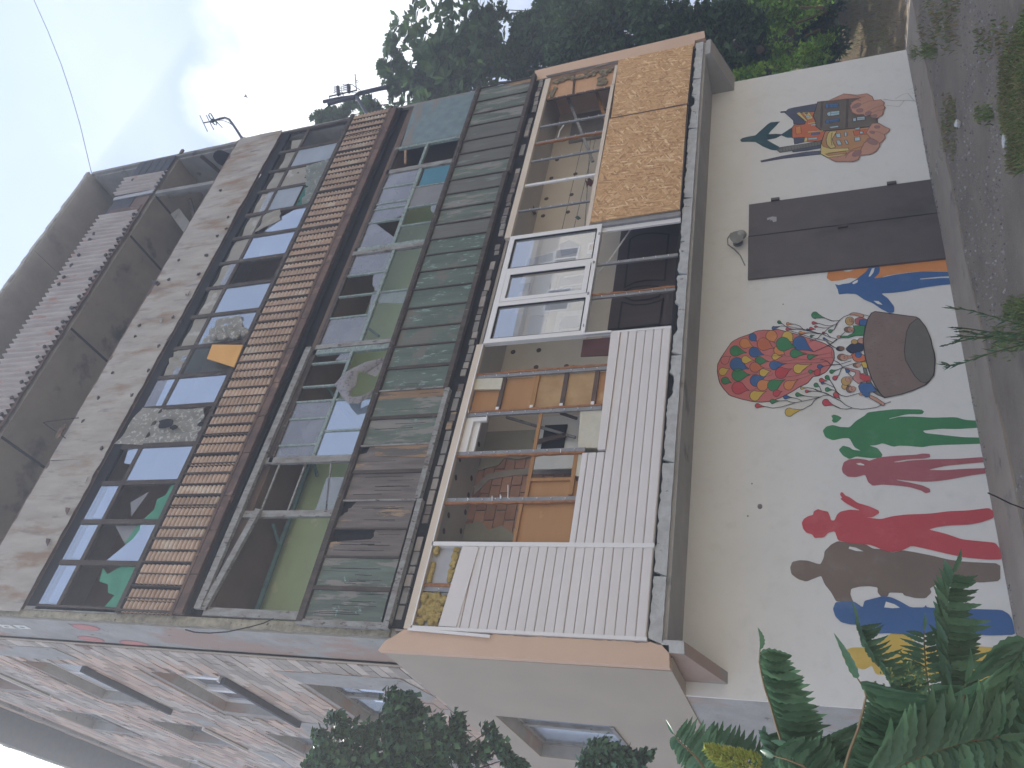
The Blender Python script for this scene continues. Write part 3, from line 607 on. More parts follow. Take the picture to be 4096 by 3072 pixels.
# fixing plates on the back wall and ceiling
def dot(k, x, y, r=.038):
    p = on(k, x, y, 1, D)
    if p.z < 6.05: part('fixing_plate', MB().prism([(p.x+r*math.cos(t*.52), p.z+r*math.sin(t*.52)) for t in range(12)], D-.006, D-.001), 'batten_dark', b2)
    else:
        p = on(k, x, y, 2, 6.06); mb = MB(); n = 12
        vs = [(p.x+r*math.cos(t*.5236), p.y+r*math.sin(t*.5236), 6.054) for t in range(n)]; mb.add(vs, [tuple(range(n))[::-1]])
        part('fixing_plate', mb, 'batten_dark', b2)
for x, y in ((345,965),(310,1075),(280,1200),(260,1303),(455,1050),(432,1175),(410,1280),(595,832)): dot('T3', x, y)
for x, y in ((650,200),(840,187),(820,312),(1043,305),(395,880),(225,1125),(340,1130),(318,1255),(172,1403),(295,1380),(262,1520),(137,1520),(255,990)): dot('I7', x, y)
# red rag on the line
rg = [on('T3', *q, 1, .44) for q in ((515,1085),(582,1078),(578,1110),(520,1130))]
cloth(b2, rg, 'maroon', 8, 8, .03, 2, name='rag')
# particle boards
part('particle_board', MB().prism([(8.60,3.47),(10.30,3.455),(10.30,4.745),(8.60,4.70)], -.05, -.035), 'osb', b2)
part('particle_board', MB().prism([(6.14,3.45),(8.585,3.47),(8.585,4.72),(6.12,4.74)], -.062, -.047), 'osb', b2)
part('board_joint', MB().prism([(8.575,3.45),(8.605,3.45),(8.60,4.72),(8.58,4.72)], -.067, -.03), 'rust_dark', b2)
part('post', MB().box(6.03, 6.12, -.04, .0, 3.44, 4.76), 'stud_metal', b2); part('post', MB().box(5.95, 6.03, .0, .03, 3.44, 4.56), 'pvc_white', b2)
# plastic window
pw = [(3.98,4.56),(6.07,4.56),(6.07,5.98),(3.98,5.98)]
fr = MB().box(3.98,6.07,-.05,.03,4.56,4.62).box(3.98,6.07,-.05,.03,5.90,5.98).box(3.98,4.05,-.05,.03,4.62,5.90).box(5.99,6.07,-.05,.03,4.62,5.90)
part('window_frame', fr, 'pvc_white', b2)
for x in (4.68, 5.34): part('mullion', MB().box(x-.04, x+.04, -.047, .03, 4.62, 5.90), 'pvc_white', b2)
sf = MB().box(4.72,5.30,-.06,-.048,4.63,4.70).box(4.72,5.30,-.06,-.048,5.82,5.89).box(4.72,4.78,-.06,-.048,4.70,5.82).box(5.24,5.30,-.06,-.048,4.70,5.82)
part('sash', sf, 'pvc_white', b2)
for a, b in ((4.05,4.64),(4.72,5.30),(5.38,5.99)): part('pane', MB().box(a, b, -.02, -.014, 4.62, 5.90), 'glass_clean', b2)
gk = MB()
for a, b in ((4.05,4.64),(4.78,5.24),(5.38,5.99)): gk.box(a, a+.006, -.052, -.02, 4.63, 5.89).box(b-.006, b, -.052, -.02, 4.63, 5.89).box(a, b, -.052, -.02, 4.63, 4.636).box(a, b, -.052, -.02, 5.884, 5.89)
part('gasket', gk, 'wire_black', b2)
hn = MB()
for q in ((1068,230),(1000,582),(932,965),(880,1358)):
    p = on('D6', *q, 1, -.05); hn.box(p.x-.02, p.x+.02, -.06, -.05, p.z-.012, p.z+.012)
part('catch', hn, 'stud_metal', b2)
part('bottom_profile', MB().box(4.0, 4.95, -.065, -.05, 4.555, 4.575).box(3.97, 4.0, -.06, -.03, 4.2, 5.98), 'pvc_white', b2)
# windows and a white door built behind the glass to stand for its reflections
dd = D-.012
def q6(*pts): return XZ('D6', pts, dd)
part('inner_window', MB().prism(q6((140,560),(560,430),(525,610),(125,665)), dd, D), 'pvc_white', b2)
part('inner_pane', MB().prism(q6((190,545),(500,465),(490,560),(160,640)), dd-.006, dd-.001), 'glass_blue', b2)
part('inner_window', MB().prism(q6((0,770),(265,765),(190,1020),(-60,1040)), dd, D), 'pvc_white', b2)
part('inner_pane', MB().prism(q6((10,850),(225,835),(205,930),(0,960)), dd-.006, dd-.001), 'glass_blue', b2)
part('inner_door', MB().prism(q6((275,765),(570,730),(500,980),(190,1020)), dd-.012, D), 'stripe_white', b2)
part('door_handle', MB().bar(on('D6',470,850,1,dd-.03), on('D6',465,905,1,dd-.03), .02, .02), 'bolt_metal', b2)
part('inner_panel', MB().prism(q6((590,745),(910,700),(890,950),(520,975)), dd, D), 'paper', b2)
for a in ((640,770,905,725),(590,890,885,850),(600,925,885,880)): part('inner_rail', MB().bar(on('D6',a[0],a[1],1,dd-.02), on('D6',a[2],a[3],1,dd-.02), .035, .02), 'pvc_white', b2)
part('inner_window', MB().prism(q6((550,1195),(870,1165),(830,1420),(500,1450)), dd, D), 'pvc_white', b2)
part('inner_pane', MB().prism(q6((600,1260),(850,1235),(825,1380),(570,1410)), dd-.006, dd-.001), 'glass_sky', b2)
part('inner_blind', MB().prism(q6((120,1110),(460,1085),(440,1240),(160,1240)), dd-.01, D), 'stripe_white', b2)
part('inner_curtain', MB().prism(q6((210,1260),(430,1245),(380,1460),(170,1480)), dd-.004, D), 'film_blue', b2)
part('inner_curtain', MB().prism(q6((0,1200),(110,1215),(45,1490),(-30,1490)), dd-.004, D), 'film_blue', b2)
part('inner_mirror', MB().prism(q6((570,360),(700,310),(820,360),(800,450),(600,500)), dd-.004, D), 'grey_panel', b2)
part('inner_picture', MB().prism(q6((935,350),(1005,335),(990,480),(915,485)), dd-.01, D), 'pvc_white', b2)
part('inner_picture', MB().prism(q6((955,375),(1000,365),(985,430),(935,440)), dd-.014, dd-.011), 'plywood_peach', b2)
# open bay below the plastic window: studs, brown door, pole
for x, f in ((5.30, 0), (4.67, 1)): stud(x, 3.44, 4.56, 'stud_metal', .05, foam=f)
bd = part('brown_door', MB().prism([(4.72,3.41),(6.80,3.41),(6.80,4.53),(4.74,4.53)], D-.05, D-.002), 'door_brown', b2)
def d6p(*pts, dy): return XZ('D6', pts, D-dy)
for pts in ([(1445,300),(1500,262),(1600,232),(1720,222),(1840,228),(1920,238),(1870,800),(1780,800),(1640,802),(1500,830),(1380,890)],
            [(1380,930),(1480,890),(1640,870),(1780,875),(1860,900),(1800,1000),(1640,1040),(1480,1050),(1370,1010)],
            [(1345,1070),(1480,1105),(1640,1100),(1800,1060),(1850,1030),(1810,1335),(1300,1400)]):
    pz = XZ('D6', pts, D-.06); part('door_panel', MB().prism(pz, D-.058, D-.051), 'door_brown', bd); part('door_moulding', MB().line(pz, .028, D-.060, True), 'black_gap', bd)
part('door_frame', MB().box(6.80, 6.93, D-.03, D-.002, 3.41, 4.60).box(4.6, 4.72, D-.03, D-.002, 3.41, 4.60), 'paper', bd)
part('pole', MB().tube([on('D6',1485,130,1,.2), on('D6',1180,570,1,.2), on('D6',1050,710,1,.2)], .012), 'pvc_white', b2)
# cables etc. maroon board, boards, plywood
part('maroon_board', MB().prism([(3.72,4.2),(4.02,4.2),(4.02,4.62),(3.74,4.62)], .1, .115), 'maroon', b2)
part('plywood_sheet', MB().box(2.86, 3.42, .055, .068, 4.2, 5.98), 'plywood', b2)
part('plywood_sheet', MB().box(2.86, 3.42, .045, .054, 4.36, 5.10), 'plywood_pale', b2)
for i, z in enumerate((5.585, 5.125, 4.735, 4.335)): part('batten', MB().box(2.87, 3.42, .02, .044, z-.028, z+.028), ['batten_dark','batten','batten_dark','rust_dark'][i], b2)
cl = MB()
for z in (5.585, 5.125, 4.735, 4.335): cl.box(2.88, 2.93, .0, .02, z-.02, z+.02)
part('clip', cl, 'pvc_white', b2)
part('foam_board', MB().prism([(3.22,5.60),(3.40,5.60),(3.42,5.985),(3.24,5.985)], .005, .03), 'foam_white', b2)
part('foam_board', MB().prism([(2.27,4.2),(2.81,4.2),(2.81,4.48),(2.28,4.44)], .02, .05), 'foam_white', b2)
part('foam_board', MB().prism([(1.87,4.25),(2.20,4.25),(2.20,4.44),(1.9,4.42)], .02, .05), 'foam_white', b2)
part('window_corner', MB().box(2.27, 2.80, .02, .06, 5.88, 5.98).box(2.74, 2.80, .02, .06, 5.70, 5.88), 'pvc_white', b2)
part('window_corner', MB().box(2.27, 2.80, .065, .10, 5.80, 5.88), 'pvc_white', b2)
part('batten', MB().box(2.27, 2.81, .015, .04, 4.96, 5.005), 'batten', b2); part('batten', MB().box(1.62, 2.22, .015, .04, 4.955, 5.00), 'batten', b2)
part('batten', MB().box(1.65, 2.2, .015, .04, 4.42, 4.47), 'batten', b2); part('batten', MB().box(1.84, 1.88, .02, .045, 4.47, 4.955), 'batten', b2)
part('batten', MB().box(1.05, 1.57, .015, .04, 4.995, 5.035), 'batten', b2)
part('plywood_sheet', MB().box(1.03, 1.57, .045, .055, 4.33, 5.0), 'plywood', b2); part('plywood_sheet', MB().box(1.62, 1.84, .05, .06, 4.33, 4.96), 'plywood', b2)
# cupboard-like inner things behind bay 2.24-2.83
part('inner_cabinet', MB().box(2.3, 3.1, .50, .52, 4.6, 5.2), 'p_white', b2); part('inner_window', MB().box(2.55, 2.95, .48, .5, 4.8, 5.1), 'black_gap', b2)
part('leaning_plank', MB().bar(on('I7',600,680,1,.4), on('I7',1110,830,1,.4), .03, .03), 'frame_weathered', b2)
part('leaning_plank', MB().bar(on('I7',1000,650,1,.35), on('I7',1120,690,1,.35), .03, .03), 'batten_dark', b2)
part('leaning_plank', MB().bar(on('I7',800,870,1,.4), on('I7',1040,810,1,.4), .06, .03), 'batten_dark', b2)
sk = MB()
for x, y, l in ((612,1180,95),(555,1250,30),(495,1260,35),(560,1260,20),(315,1275,20),(1000,920,20),(455,670,25),(320,625,25)):
    sk.bar(on('I7',x,y,1,-.02), on('I7',x,y+l,1,-.02), .008, .008)
part('stray_strip', sk, 'pvc_white', b2)
# white boards (each board its own)
def boards(x0, x1, z0, z1, pitch, name='white_board', slant=0):
    z = z0; i = 0
    while z < z1-.01:
        h = min(pitch, z1-z); bow = random.uniform(-.004,.003)
        mb = MB(); a = random.uniform(-.003, .003)
        mb.prism([(-.03, z+.004), (-.034+a, z+.014), (-.032+a+bow, z+h-.014), (-.026, z+h-.003), (-.012, z+h-.003), (-.012, z+.004)], x0, x1, ax=0)
        part(name, mb, 'siding_white', b2); z += pitch; i += 1
boards(.03, .975, 3.44, 5.60, .1045)
boards(1.025, 3.97, 3.44, 4.085, .1075)
boards(1.025, 2.17, 4.085, 4.36, .1)
part('cap_board', MB().prism([(2.2,4.085),(3.97,4.085),(3.97,4.205),(2.2,4.175)], -.05, -.01), 'siding_white', b2, label='loose white capping board along the sill')
part('cap_board', MB().prism([(.04,5.46),(.96,5.40),(.97,5.60),(.04,5.67)], -.045, -.033), 'siding_white', b2, label='loose white board slipping out of line')
part('backing_board', MB().box(.03, 3.97, -.010, .02, 3.44, 4.08).box(.03, 1.0, -.010, .02, 4.08, 5.58), 'siding_white', b2)
tr = MB().box(-.005, .03, -.045, .02, 3.43, 6.0).box(.975, 1.025, -.045, -.03, 3.43, 6.0).box(3.97, 4.0, -.04, .0, 3.44, 4.56)
part('corner_trim', tr, 'pvc_white', b2)
part('corner_trim', MB().bar((-.012,-.05,6.02),(-.05,-.06,5.05), .03, .012), 'pvc_white', b2)
# wool in the top left slot
part('backing_board', MB().box(.03, .975, .03, .04, 5.55, 6.0), 'paper', b2)
part('batten', MB().box(.50, .54, .0, .03, 5.66, 5.985), 'foam_orange', b2)
wl = MB()
for i in range(70): wl.blob((random.uniform(.07,.41), random.uniform(-.005,.02), random.uniform(5.69,5.96)), random.uniform(.03,.06), .03, random.uniform(.03,.05), 7, 4, .35)
for i in range(26): wl.blob((random.uniform(.58,.97), .015, 5.66+random.uniform(0,.06)+.07*abs(noise.noise((i,0,0)))), .035, .02, .03, 7, 4, .35)
for i in range(16): wl.blob((random.uniform(.56,.8), .01, 5.94), .035, .02, .03, 7, 4, .35)
for i in range(8): wl.blob((random.uniform(.88,.98), -.01, 5.93), .04, .03, .03, 7, 4, .35)
part('insulation_wool', wl, 'wool', b2, smooth=True)
# ============ storey 3: green boards and broken windows
b3 = empty('balcony', (0,0,0), parent=bld); b3['label'] = 'third storey balcony with flaking green boards and broken teal windows'
seams = [.03,.41,.80,1.17,1.56,1.97,2.36,2.80,3.25,3.65,4.03,4.38,4.77,5.14,5.52,5.87,6.22,6.56,6.93,7.30,7.65,8.00,8.36,8.72,9.13,9.47,9.87,10.28]
mts = ['green_board_worn','green_board_worn','bare_board','green_board_worn','bare_board','bare_board','green_board_worn','green_board_worn','green_board','green_board','green_board','green_board','green_board','green_board','green_board','green_board','brown_board','green_board_worn','green_board_worn','brown_board','green_board_worn','brown_board','brown_board','brown_board','green_board_worn','green_board_worn','green_board_worn']
for i, (a, b) in enumerate(zip(seams, seams[1:])):
    y = -.06 + random.uniform(-.008,.008); z0, z1 = 6.36, 7.35
    if i == 2:    # torn slot
        part('board', MB().prism([(a+.01,z0),(b-.01,z0),(b-.01,z0+.42)] + jag((b-.01,z0+.42),(b-.17,z0+.44),.02) + [(b-.17,z1),(a+.01,z1)], y, y+.012), 'bare_board', b3, label='split grey board with a long dark slot')
    elif i == 3:
        part('board', MB().prism([(a+.01,z0),(b-.01,z0),(b-.01,z1-.18)] + jag((b-.01,z1-.18),(b-.22,z1-.03),.025,.03) + [(b-.22,z1),(a+.01,z1)], y, y+.012), 'bare_board', b3, label='grey board with a ragged hole at the top')
    elif i == 5:
        part('board', MB().prism([(a+.01,z0),(b-.01,z0),(b-.01,z1-.12),(b-.1,z1-.1),(b-.12,z1),(a+.01,z1)], y, y+.012), 'bare_board', b3)
        part('board', MB().prism([(b-.2,z0),(b-.01,z0),(b-.01,z1-.2),(b-.15,z1-.25)], y-.008, y-.001), 'orange_board_wood', b3)
    elif i == 7:
        part('board', MB().prism([(a+.01,z0),(b-.14,z0),(b-.13,z1),(a+.01,z1)], y, y+.012), 'green_board_worn', b3)
        part('board', MB().prism([(b-.14,z0),(b-.01,z0),(b-.01,z1),(b-.13,z1)], y+.003, y+.012), 'orange_board_wood', b3)
    elif i == 26:
        part('board', MB().prism([(a+.01,z0),(b-.01,z0),(b-.01,z1),(a+.01,z1)], y, y+.012), 'green_board_worn', b3)
        part('board', MB().prism([(b-.16,z0),(b-.02,z0),(b-.02,z1-.5),(b-.1,z1-.6)], y-.006, y-.001), 'orange_board_wood', b3)
    else: part('board', MB().prism([(a+.01,z0+random.uniform(-.015,.015)),(b-.008,z0+random.uniform(-.015,.015)),(b-.008,z1),(a+.01,z1)], y, y+.012), mts[i], b3)
    if random.random() < (1.0 if i < 9 else .0):     # cracks standing open in the old plywood
        cr = MB()
        for k in range(7 if i < 5 else 3):
            x = random.uniform(a+.05, b-.05); zz = random.uniform(z0+.05, z1-.5); l = random.uniform(.15,.6)
            cr.line([(x+.006*noise.noise((x*9, t*5, 0)), zz+l*t) for t in [j/6 for j in range(7)]], random.uniform(.003,.008), y-.0015)
        part('split', cr, 'black_gap', b3)
    wv = .05 if i in (0,4,6,8) else .022
    part('cover_strip', MB().box(b-wv/2, b+wv/2, y-.022, y-.004, 6.34, 7.36), 'frame_weathered' if i in (3,5,7) else 'frame_dark', b3)
part('backing', MB().box(.03, 10.3, -.03, -.02, 6.3, 7.38), 'black_gap', b3)
part('top_rail', MB().box(0, 10.33, -.10, -.02, 7.36, 7.44), 'frame_dark', b3)
for a, b, z in ((-.02,1.57,6.24),(1.57,3.23,6.28),(3.23,5.87,6.31),(5.87,7.62,6.31),(7.62,10.36,6.27)): part('bottom_rail', MB().box(a, b-.01, -.10, -.02, z, z+.07), 'frame_dark' if a > 3 else 'frame_weathered', b3)
part('corner_post', MB().box(-.03, .03, -.09, -.02, 6.24, 7.44), 'frame_weathered', b3)
part('rail', MB().bar((1.57,-.1,7.40),(10.3,-.1,7.40), .03, .02), 'frame_dark', b3)
# window posts and rails
def fbar(par, x0, x1, z0, z1, m='frame_teal', y0=-.02, y1=.03, name='frame_bar'): part(name, MB().box(x0, x1, y0, y1, z0, z1), m, par)
fbar(b3, .04, .14, 7.44, 8.86, 'frame_weathered'); fbar(b3, 1.37, 1.46, 7.44, 8.86, 'frame_weathered'); fbar(b3, 2.18, 2.28, 7.44, 8.86, 'frame_weathered')
part('frame_bar', MB().bar((.1,-.03,8.86),(1.45,-.06,8.60), .09, .05), 'frame_weathered', b3)
part('frame_bar', MB().bar((.1,-.05,8.93),(4.2,-.05,8.87), .10, .05), 'frame_weathered', b3)
for z in (8.62, 8.20): fbar(b3, 1.46, 2.18, z-.012, z+.012, 'frame_weathered', 0, .02)
part('frame_bar', MB().bar((1.47,.01,7.62),(2.17,.01,7.80), .02, .02), 'frame_weathered', b3)
fbar(b3, 2.28, 4.08, 8.08, 8.13); fbar(b3, 4.26, 6.18, 8.0, 8.05); fbar(b3, 6.34, 8.26, 8.06, 8.12); fbar(b3, 8.34, 8.93, 8.12, 8.17)
fbar(b3, 4.08, 4.17, 7.44, 8.80, 'frame_teal'); fbar(b3, 4.18, 4.26, 7.44, 8.78, 'frame_weathered', -.03)
fbar(b3, 6.18, 6.26, 7.44, 8.8, 'frame_weathered', -.03); fbar(b3, 6.27, 6.34, 7.44, 8.8)
fbar(b3, 8.24, 8.34, 7.44, 8.8, 'frame_weathered'); fbar(b3, 8.93, 8.99, 7.44, 8.82, 'frame_teal')
fbar(b3, 2.2, 8.95, 8.74, 8.80, 'frame_dark')
def rib(x, z0, z1): fbar(b3, x-.014, x+.014, z0, z1, 'frame_teal', -.015, .02)
for x in (2.47, 2.91, 3.21, 3.48, 3.91): rib(x, 8.13, 8.74)
for x in (4.80, 5.25, 5.71): rib(x, 8.05, 8.74)
for x in (6.95, 7.28, 7.42, 7.85): rib(x, 8.12, 8.74)
for x in (2.68, 3.21): rib(x, 7.44, 8.08)
for x in (5.25,): rib(x, 7.44, 8.0)
for x in (6.75, 7.20, 7.72): rib(x, 7.44, 8.06)
def P3(x0, x1, z0, z1, m, y=.0): pane(b3, rect(x0, x1, z0, z1), m, y)
P3(2.28,2.46,8.13,8.74,'glass_grey'); P3(2.48,2.90,8.13,8.74,'glass_grey'); P3(2.92,3.2,8.13,8.74,'glass_grey')
P3(2.28,2.67,7.44,8.08,'glass_blue'); P3(2.69,3.20,7.44,8.08,'glass_blue'); P3(1.46,1.95,7.44,7.78,'glass_grey')
pane(b3, [(3.93,8.13),(4.07,8.13),(4.07,8.3),(3.95,8.36)], 'glass_grey', 0)
P3(4.27,4.79,8.05,8.74,'glass_grey'); P3(5.73,6.17,8.05,8.74,'glass_grey')
pane(b3, [(4.82,8.05),(5.24,8.05),(5.24,8.14),(4.82,8.09)], 'glass_grey', 0)
pane(b3, [(5.27,8.05),(5.70,8.05),(5.70,8.26),(5.6,8.24),(5.45,8.2),(5.3,8.1)], 'glass_grey', 0)
P3(4.27,5.24,7.44,7.99,'glass_clear'); pane(b3, [(4.95,7.46),(5.24,7.44),(5.24,8.0),(5.05,8.0),(5.0,7.7)], 'glass_grey', .006); P3(5.27,6.17,7.44,7.99,'glass_clear')
pane(b3, [(6.36,8.12),(6.50,8.12),(6.93,8.6),(6.93,8.74),(6.36,8.74)], 'glass_grey', 0); pane(b3, [(6.97,8.25),(7.05,8.12),(7.27,8.12),(7.27,8.74),(6.97,8.74)], 'glass_grey', 0)
P3(7.3,7.41,8.12,8.74,'glass_grey'); P3(7.44,7.84,8.12,8.74,'glass_grey'); P3(7.87,8.22,8.12,8.74,'glass_grey')
P3(6.36,6.74,7.44,8.06,'glass_clear'); pane(b3, [(6.77,7.44),(7.18,7.44),(7.18,7.62),(7.05,7.6),(6.95,7.5),(6.77,7.52)], 'glass_grey', 0); P3(7.22,7.71,7.44,8.06,'grey_panel'); P3(7.75,8.22,7.46,8.02,'blue_panel', .01)
pane(b3, [(7.75,7.44),(8.2,7.44),(8.2,7.48),(7.8,7.48)], 'frame_teal', 0)
part('board', MB().prism([(9.0,7.42),(10.3,7.44),(10.28,8.78),(9.0,8.70)], -.02, -.005), 'blue_board', b3, label='blue-grey plywood sheet closing the right end')
part('stick', MB().bar((8.83,-.02,8.56),(8.42,-.04,8.44), .04, .03), 'orange_board_wood', b3)
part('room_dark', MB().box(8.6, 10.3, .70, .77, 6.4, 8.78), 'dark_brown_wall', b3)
# teal pipes inside the left opening
pp = MB().tube([(-.0,.66,8.66),(3.3,.66,8.70)], .035).tube([(1.55,.5,8.79),(1.28,.68,8.68)], .025).tube([(3.0,.45,8.79),(2.4,.68,8.5)], .025)
pp.tube([(3.9,.5,8.79),(3.4,.7,8.3)], .022).tube([(5.3,.5,8.79),(5.0,.7,8.3)], .022)
part('pipe', pp, 'pipe_teal', b3)
part('corner_brace', MB().bar((.15,-.02,8.86),(.5,-.02,8.9), .05, .04), 'frame_weathered', b3)
part('crack', MB().line([(.9,7.6),(1.4,8.0),(2.2,8.35),(3.0,8.45)], .006, D-.002).line([(.7,7.9),(.95,8.05),(1.0,8.2),(1.2,8.3)], .004, D-.002), 'mortar', b3)
# sagging apron under the tiled strip
x = 0.02; i = 0
while x < 10.2:
    l = random.uniform(.5,.75); sag = .03*math.sin(x*2.1)
    part('apron_sheet', MB().prism([(-.08,9.25),(-.095,9.12+.012*math.sin(x*3)),(-.09,9.11),(-.03,9.12),(-.03,9.25)], x, min(x+l-.012, 10.34), ax=0), 'rust_dark', b3); x += l; i += 1
part('dark_gap', MB().box(.02, 10.3, .05, .08, 8.94, 9.12), 'black_gap', b3)  # black sheet stands in for the deep shadow below the rust strip
# ============ storey 4: tiled strip and windows
b4 = empty('balcony', (0,0,0), parent=bld); b4['label'] = 'fourth storey balcony with a brown ribbed tile band under torn windows'
npit = 62; pit = (10.30-.04)/npit
tm = MB(); nb = 11; z0, z1 = 9.32, 10.11
def tfn(u, v):
    z = z0 + v*(z1-z0); ph = (v*nb) % 1.0
    return Vector((u*(pit-.014), -.022 - .05*(math.sin(math.pi*ph)**.6) - .006*math.cos((u-.5)*3.1), z))
tm.grid(tfn, 2, nb*5)
tme = mesh(tm, 'tile_brown', name='tile_strip')
rod = mesh(MB().box(-.008, .008, -.085, -.03, 9.27, 10.13), 'frame_dark', name='rod')
for i in range(npit):
    o = link('tile_strip', tme, b4); o.location = (.04+i*pit, random.uniform(-.003,.003), random.uniform(-.004,.004)); o.rotation_euler = (0, random.uniform(-.004,.004), 0)
    o = link('rod', rod, b4); o.location = (.04+i*pit-.007, (-.008 if i % 6 == 0 else 0), 0); o.scale = (1.6 if i % 6 == 0 else .8, 1, 1)
part('backing', MB().box(.03, 10.3, -.02, .02, 9.05, 10.15), 'black_gap', b4)
part('lower_rail', MB().box(.0, 10.34, -.09, -.05, 9.25, 9.29), 'rust_dark', b4); part('upper_rail', MB().box(.0, 10.34, -.085, -.02, 10.12, 10.19), 'frame_dark', b4)
part('shadow_strip', MB().box(.0, 10.33, .0, .05, 11.66, 11.86), 'black_gap', b4)  # black strip puts in the shade under the rusty parapet
cx = [.05,.69,1.31,1.94,2.58,3.28,3.89,4.50,5.19,5.85,6.46,7.10,7.74,8.40,9.0,9.60,10.27]
for i, x in enumerate(cx): fbar(b4, x-.035, x+.035, 10.19, 11.66, 'frame_dark', -.02, .03)
for i, (a, b) in enumerate(zip(cx, cx[1:])): fbar(b4, a+.035, b-.035, 11.185+.09*(1-i/16)-.02, 11.225+.09*(1-i/16), 'frame_dark', -.015, .025)
fbar(b4, .0, .05, 10.15, 11.85, 'frame_weathered')
def rail(i): return 11.205+.09*(1-i/16)
def P4(i, top, m, y=.0, z0=None, z1=None, dx0=0, dx1=0): pane(b4, rect(cx[i]+.035+dx0, cx[i+1]-.035+dx1, (rail(i)+.02 if top else 10.19) if z0 is None else z0, (11.66 if top else rail(i)-.02) if z1 is None else z1), m, y)
def S4(i, pts, m, y=0, name='pane'):   # pts in bay fractions of whole bottom/top light
    a, b = cx[i]+.035, cx[i+1]-.035
    pane(b4, [(a+(b-a)*u, z) for u, z in pts], m, y, name=name)
for i in (0,1,2): P4(i, True, 'glass_sky'); part('pane', MB().box(cx[i]+.06, cx[i+1]-.05, -.004, -.001, 11.29, 11.50), 'glass_blue', b4)  # bluer strip in front imitates the sky reflected low in the pane
S4(0, [(0,10.19),(1,10.19),(1,10.55)] + [(.8,10.72),(.95,10.85),(.62,10.80),(.55,10.62),(.35,10.55),(.3,10.42),(0,10.5)], 'green_film', .01, 'film')
S4(1, [(0,10.19),(1,10.19),(1,10.55),(.85,10.52),(.6,10.56),(.35,10.68),(.0,10.85)], 'glass_blue'); S4(1, [(.6,10.5),(1,10.48),(1,10.62),(.75,10.66),(.5,10.7)], 'green_film', .02, 'film'); S4(1, [(.45,10.68),(1,10.66),(1,11.05)], 'grey_panel', .04, 'film')
S4(2, [(0,10.19),(1,10.19),(1,10.36),(.7,10.38),(.6,10.5),(.3,10.46),(.0,10.58)], 'green_film', .02, 'film'); S4(2, [(.15,10.85),(.85,10.75),(.55,11.0)], 'grey_panel', .05, 'film')
P4(3, False, 'glass_blue'); S4(3, [(.5,11.3),(1,11.3),(1,11.52),(.55,11.45)], 'glass_blue')
P4(5, False, 'glass_blue'); P4(5, True, 'glass_grey'); S4(5, [(0,11.3),(1,11.3),(.95,11.45),(0,11.42)], 'glass_blue', -.005)
P4(7, False, 'glass_sky'); P4(8, False, 'film_blue', .02); P4(8, False, 'glass_sky'); P4(10, False, 'glass_blue')
P4(6, False, 'glass_clear')
S4(11, [(0,10.19),(1,10.19),(1,10.5),(.5,10.95),(.1,11.0),(0,10.7)], 'glass_blue'); S4(11, [(.0,10.19),(.4,10.19),(.7,10.3),(.4,10.5),(0,10.3)], 'teal_cloth', .03, 'film')
S4(12, [(0,10.62),(1,10.62),(1,11.19),(0,11.19)], 'film_blue'); S4(12, [(0,10.19),(1,10.19),(1,10.6),(.0,10.6)], 'teal_cloth', .03, 'film')
S4(13, [(0,10.45),(.7,10.6),(1,10.4),(1,11.17),(0,11.17)], 'film_cream'); P4(14, False, 'film_blue'); 
S4(15, [(.0,11.4),(.55,11.5),(.5,11.22),(0,11.22)], 'film_cream')
# back films: cream sheeting in the upper lights
for i in (6,7,8,9,10,11,12,13,14):
    z1 = {6:11.60,7:11.58,8:11.57,9:11.56,10:11.56,11:11.55,12:11.54,13:11.53,14:11.46}[i]
    a, b = cx[i]+.03, cx[i+1]-.03; lw = jag((b, z1), (a, z1-.0), .012, .07)
    cloth(b4, [(a,.015,rail(i)-.0),(b,.015,rail(i+1)-.0),(b,.015,z1+random.uniform(-.02,.03)),(a,.015,z1+random.uniform(-.03,.03))], 'film_cream', 8, 6, .012, 1.2, name='film', ph=i)
    if i % 3 == 0: pane(b4, rect(a, b, rail(i)+.02, rail(i)+.16), 'glass_grey', -.004)  # narrow glass strip put in for the reflection along the bottom
cloth(b4, [(cx[6]+.04,.0,11.28),(cx[7]-.03,.0,11.28),(cx[7]-.03,-.02,11.58),(cx[6]+.3,-.04,11.6)], 'film_cream', 10, 6, .025, 2, name='curtain')
# shreds in 11-13 lower
cloth(b4, [(cx[11]+.35,-.03,10.75),(cx[12]-.02,-.02,10.85),(cx[12]-.03,-.02,11.17),(cx[11]+.06,-.03,11.17)], 'film_cream', 10, 8, .02, 1.5, name='film', ph=2)
cloth(b4, [(cx[12]+.02,-.02,10.25),(cx[13]-.05,-.04,10.2),(cx[13]-.02,-.03,10.5),(cx[12]+.02,-.02,10.42)], 'net_cloth', 12, 8, .03, 2.4, name='netting', ph=5)
cloth(b4, [(cx[13]-.15,-.05,10.2),(cx[14]+.05,-.06,10.21),(cx[14]-.05,-.04,10.75),(cx[13]-.1,-.04,10.5)], 'net_cloth', 14, 8, .035, 3, name='netting', ph=1)
hb = MB()
for q in ((640,800),(740,860),(820,850),(650,1180)):
    p = on('V8', *q, 1, -.004); hb.flat([(p.x+.03*math.cos(t*.9)*random.uniform(.5,1.2), p.z+.03*math.sin(t*.9)*random.uniform(.5,1.3)) for t in range(7)], -.006)
part('tear', hb, 'black_gap', b4)
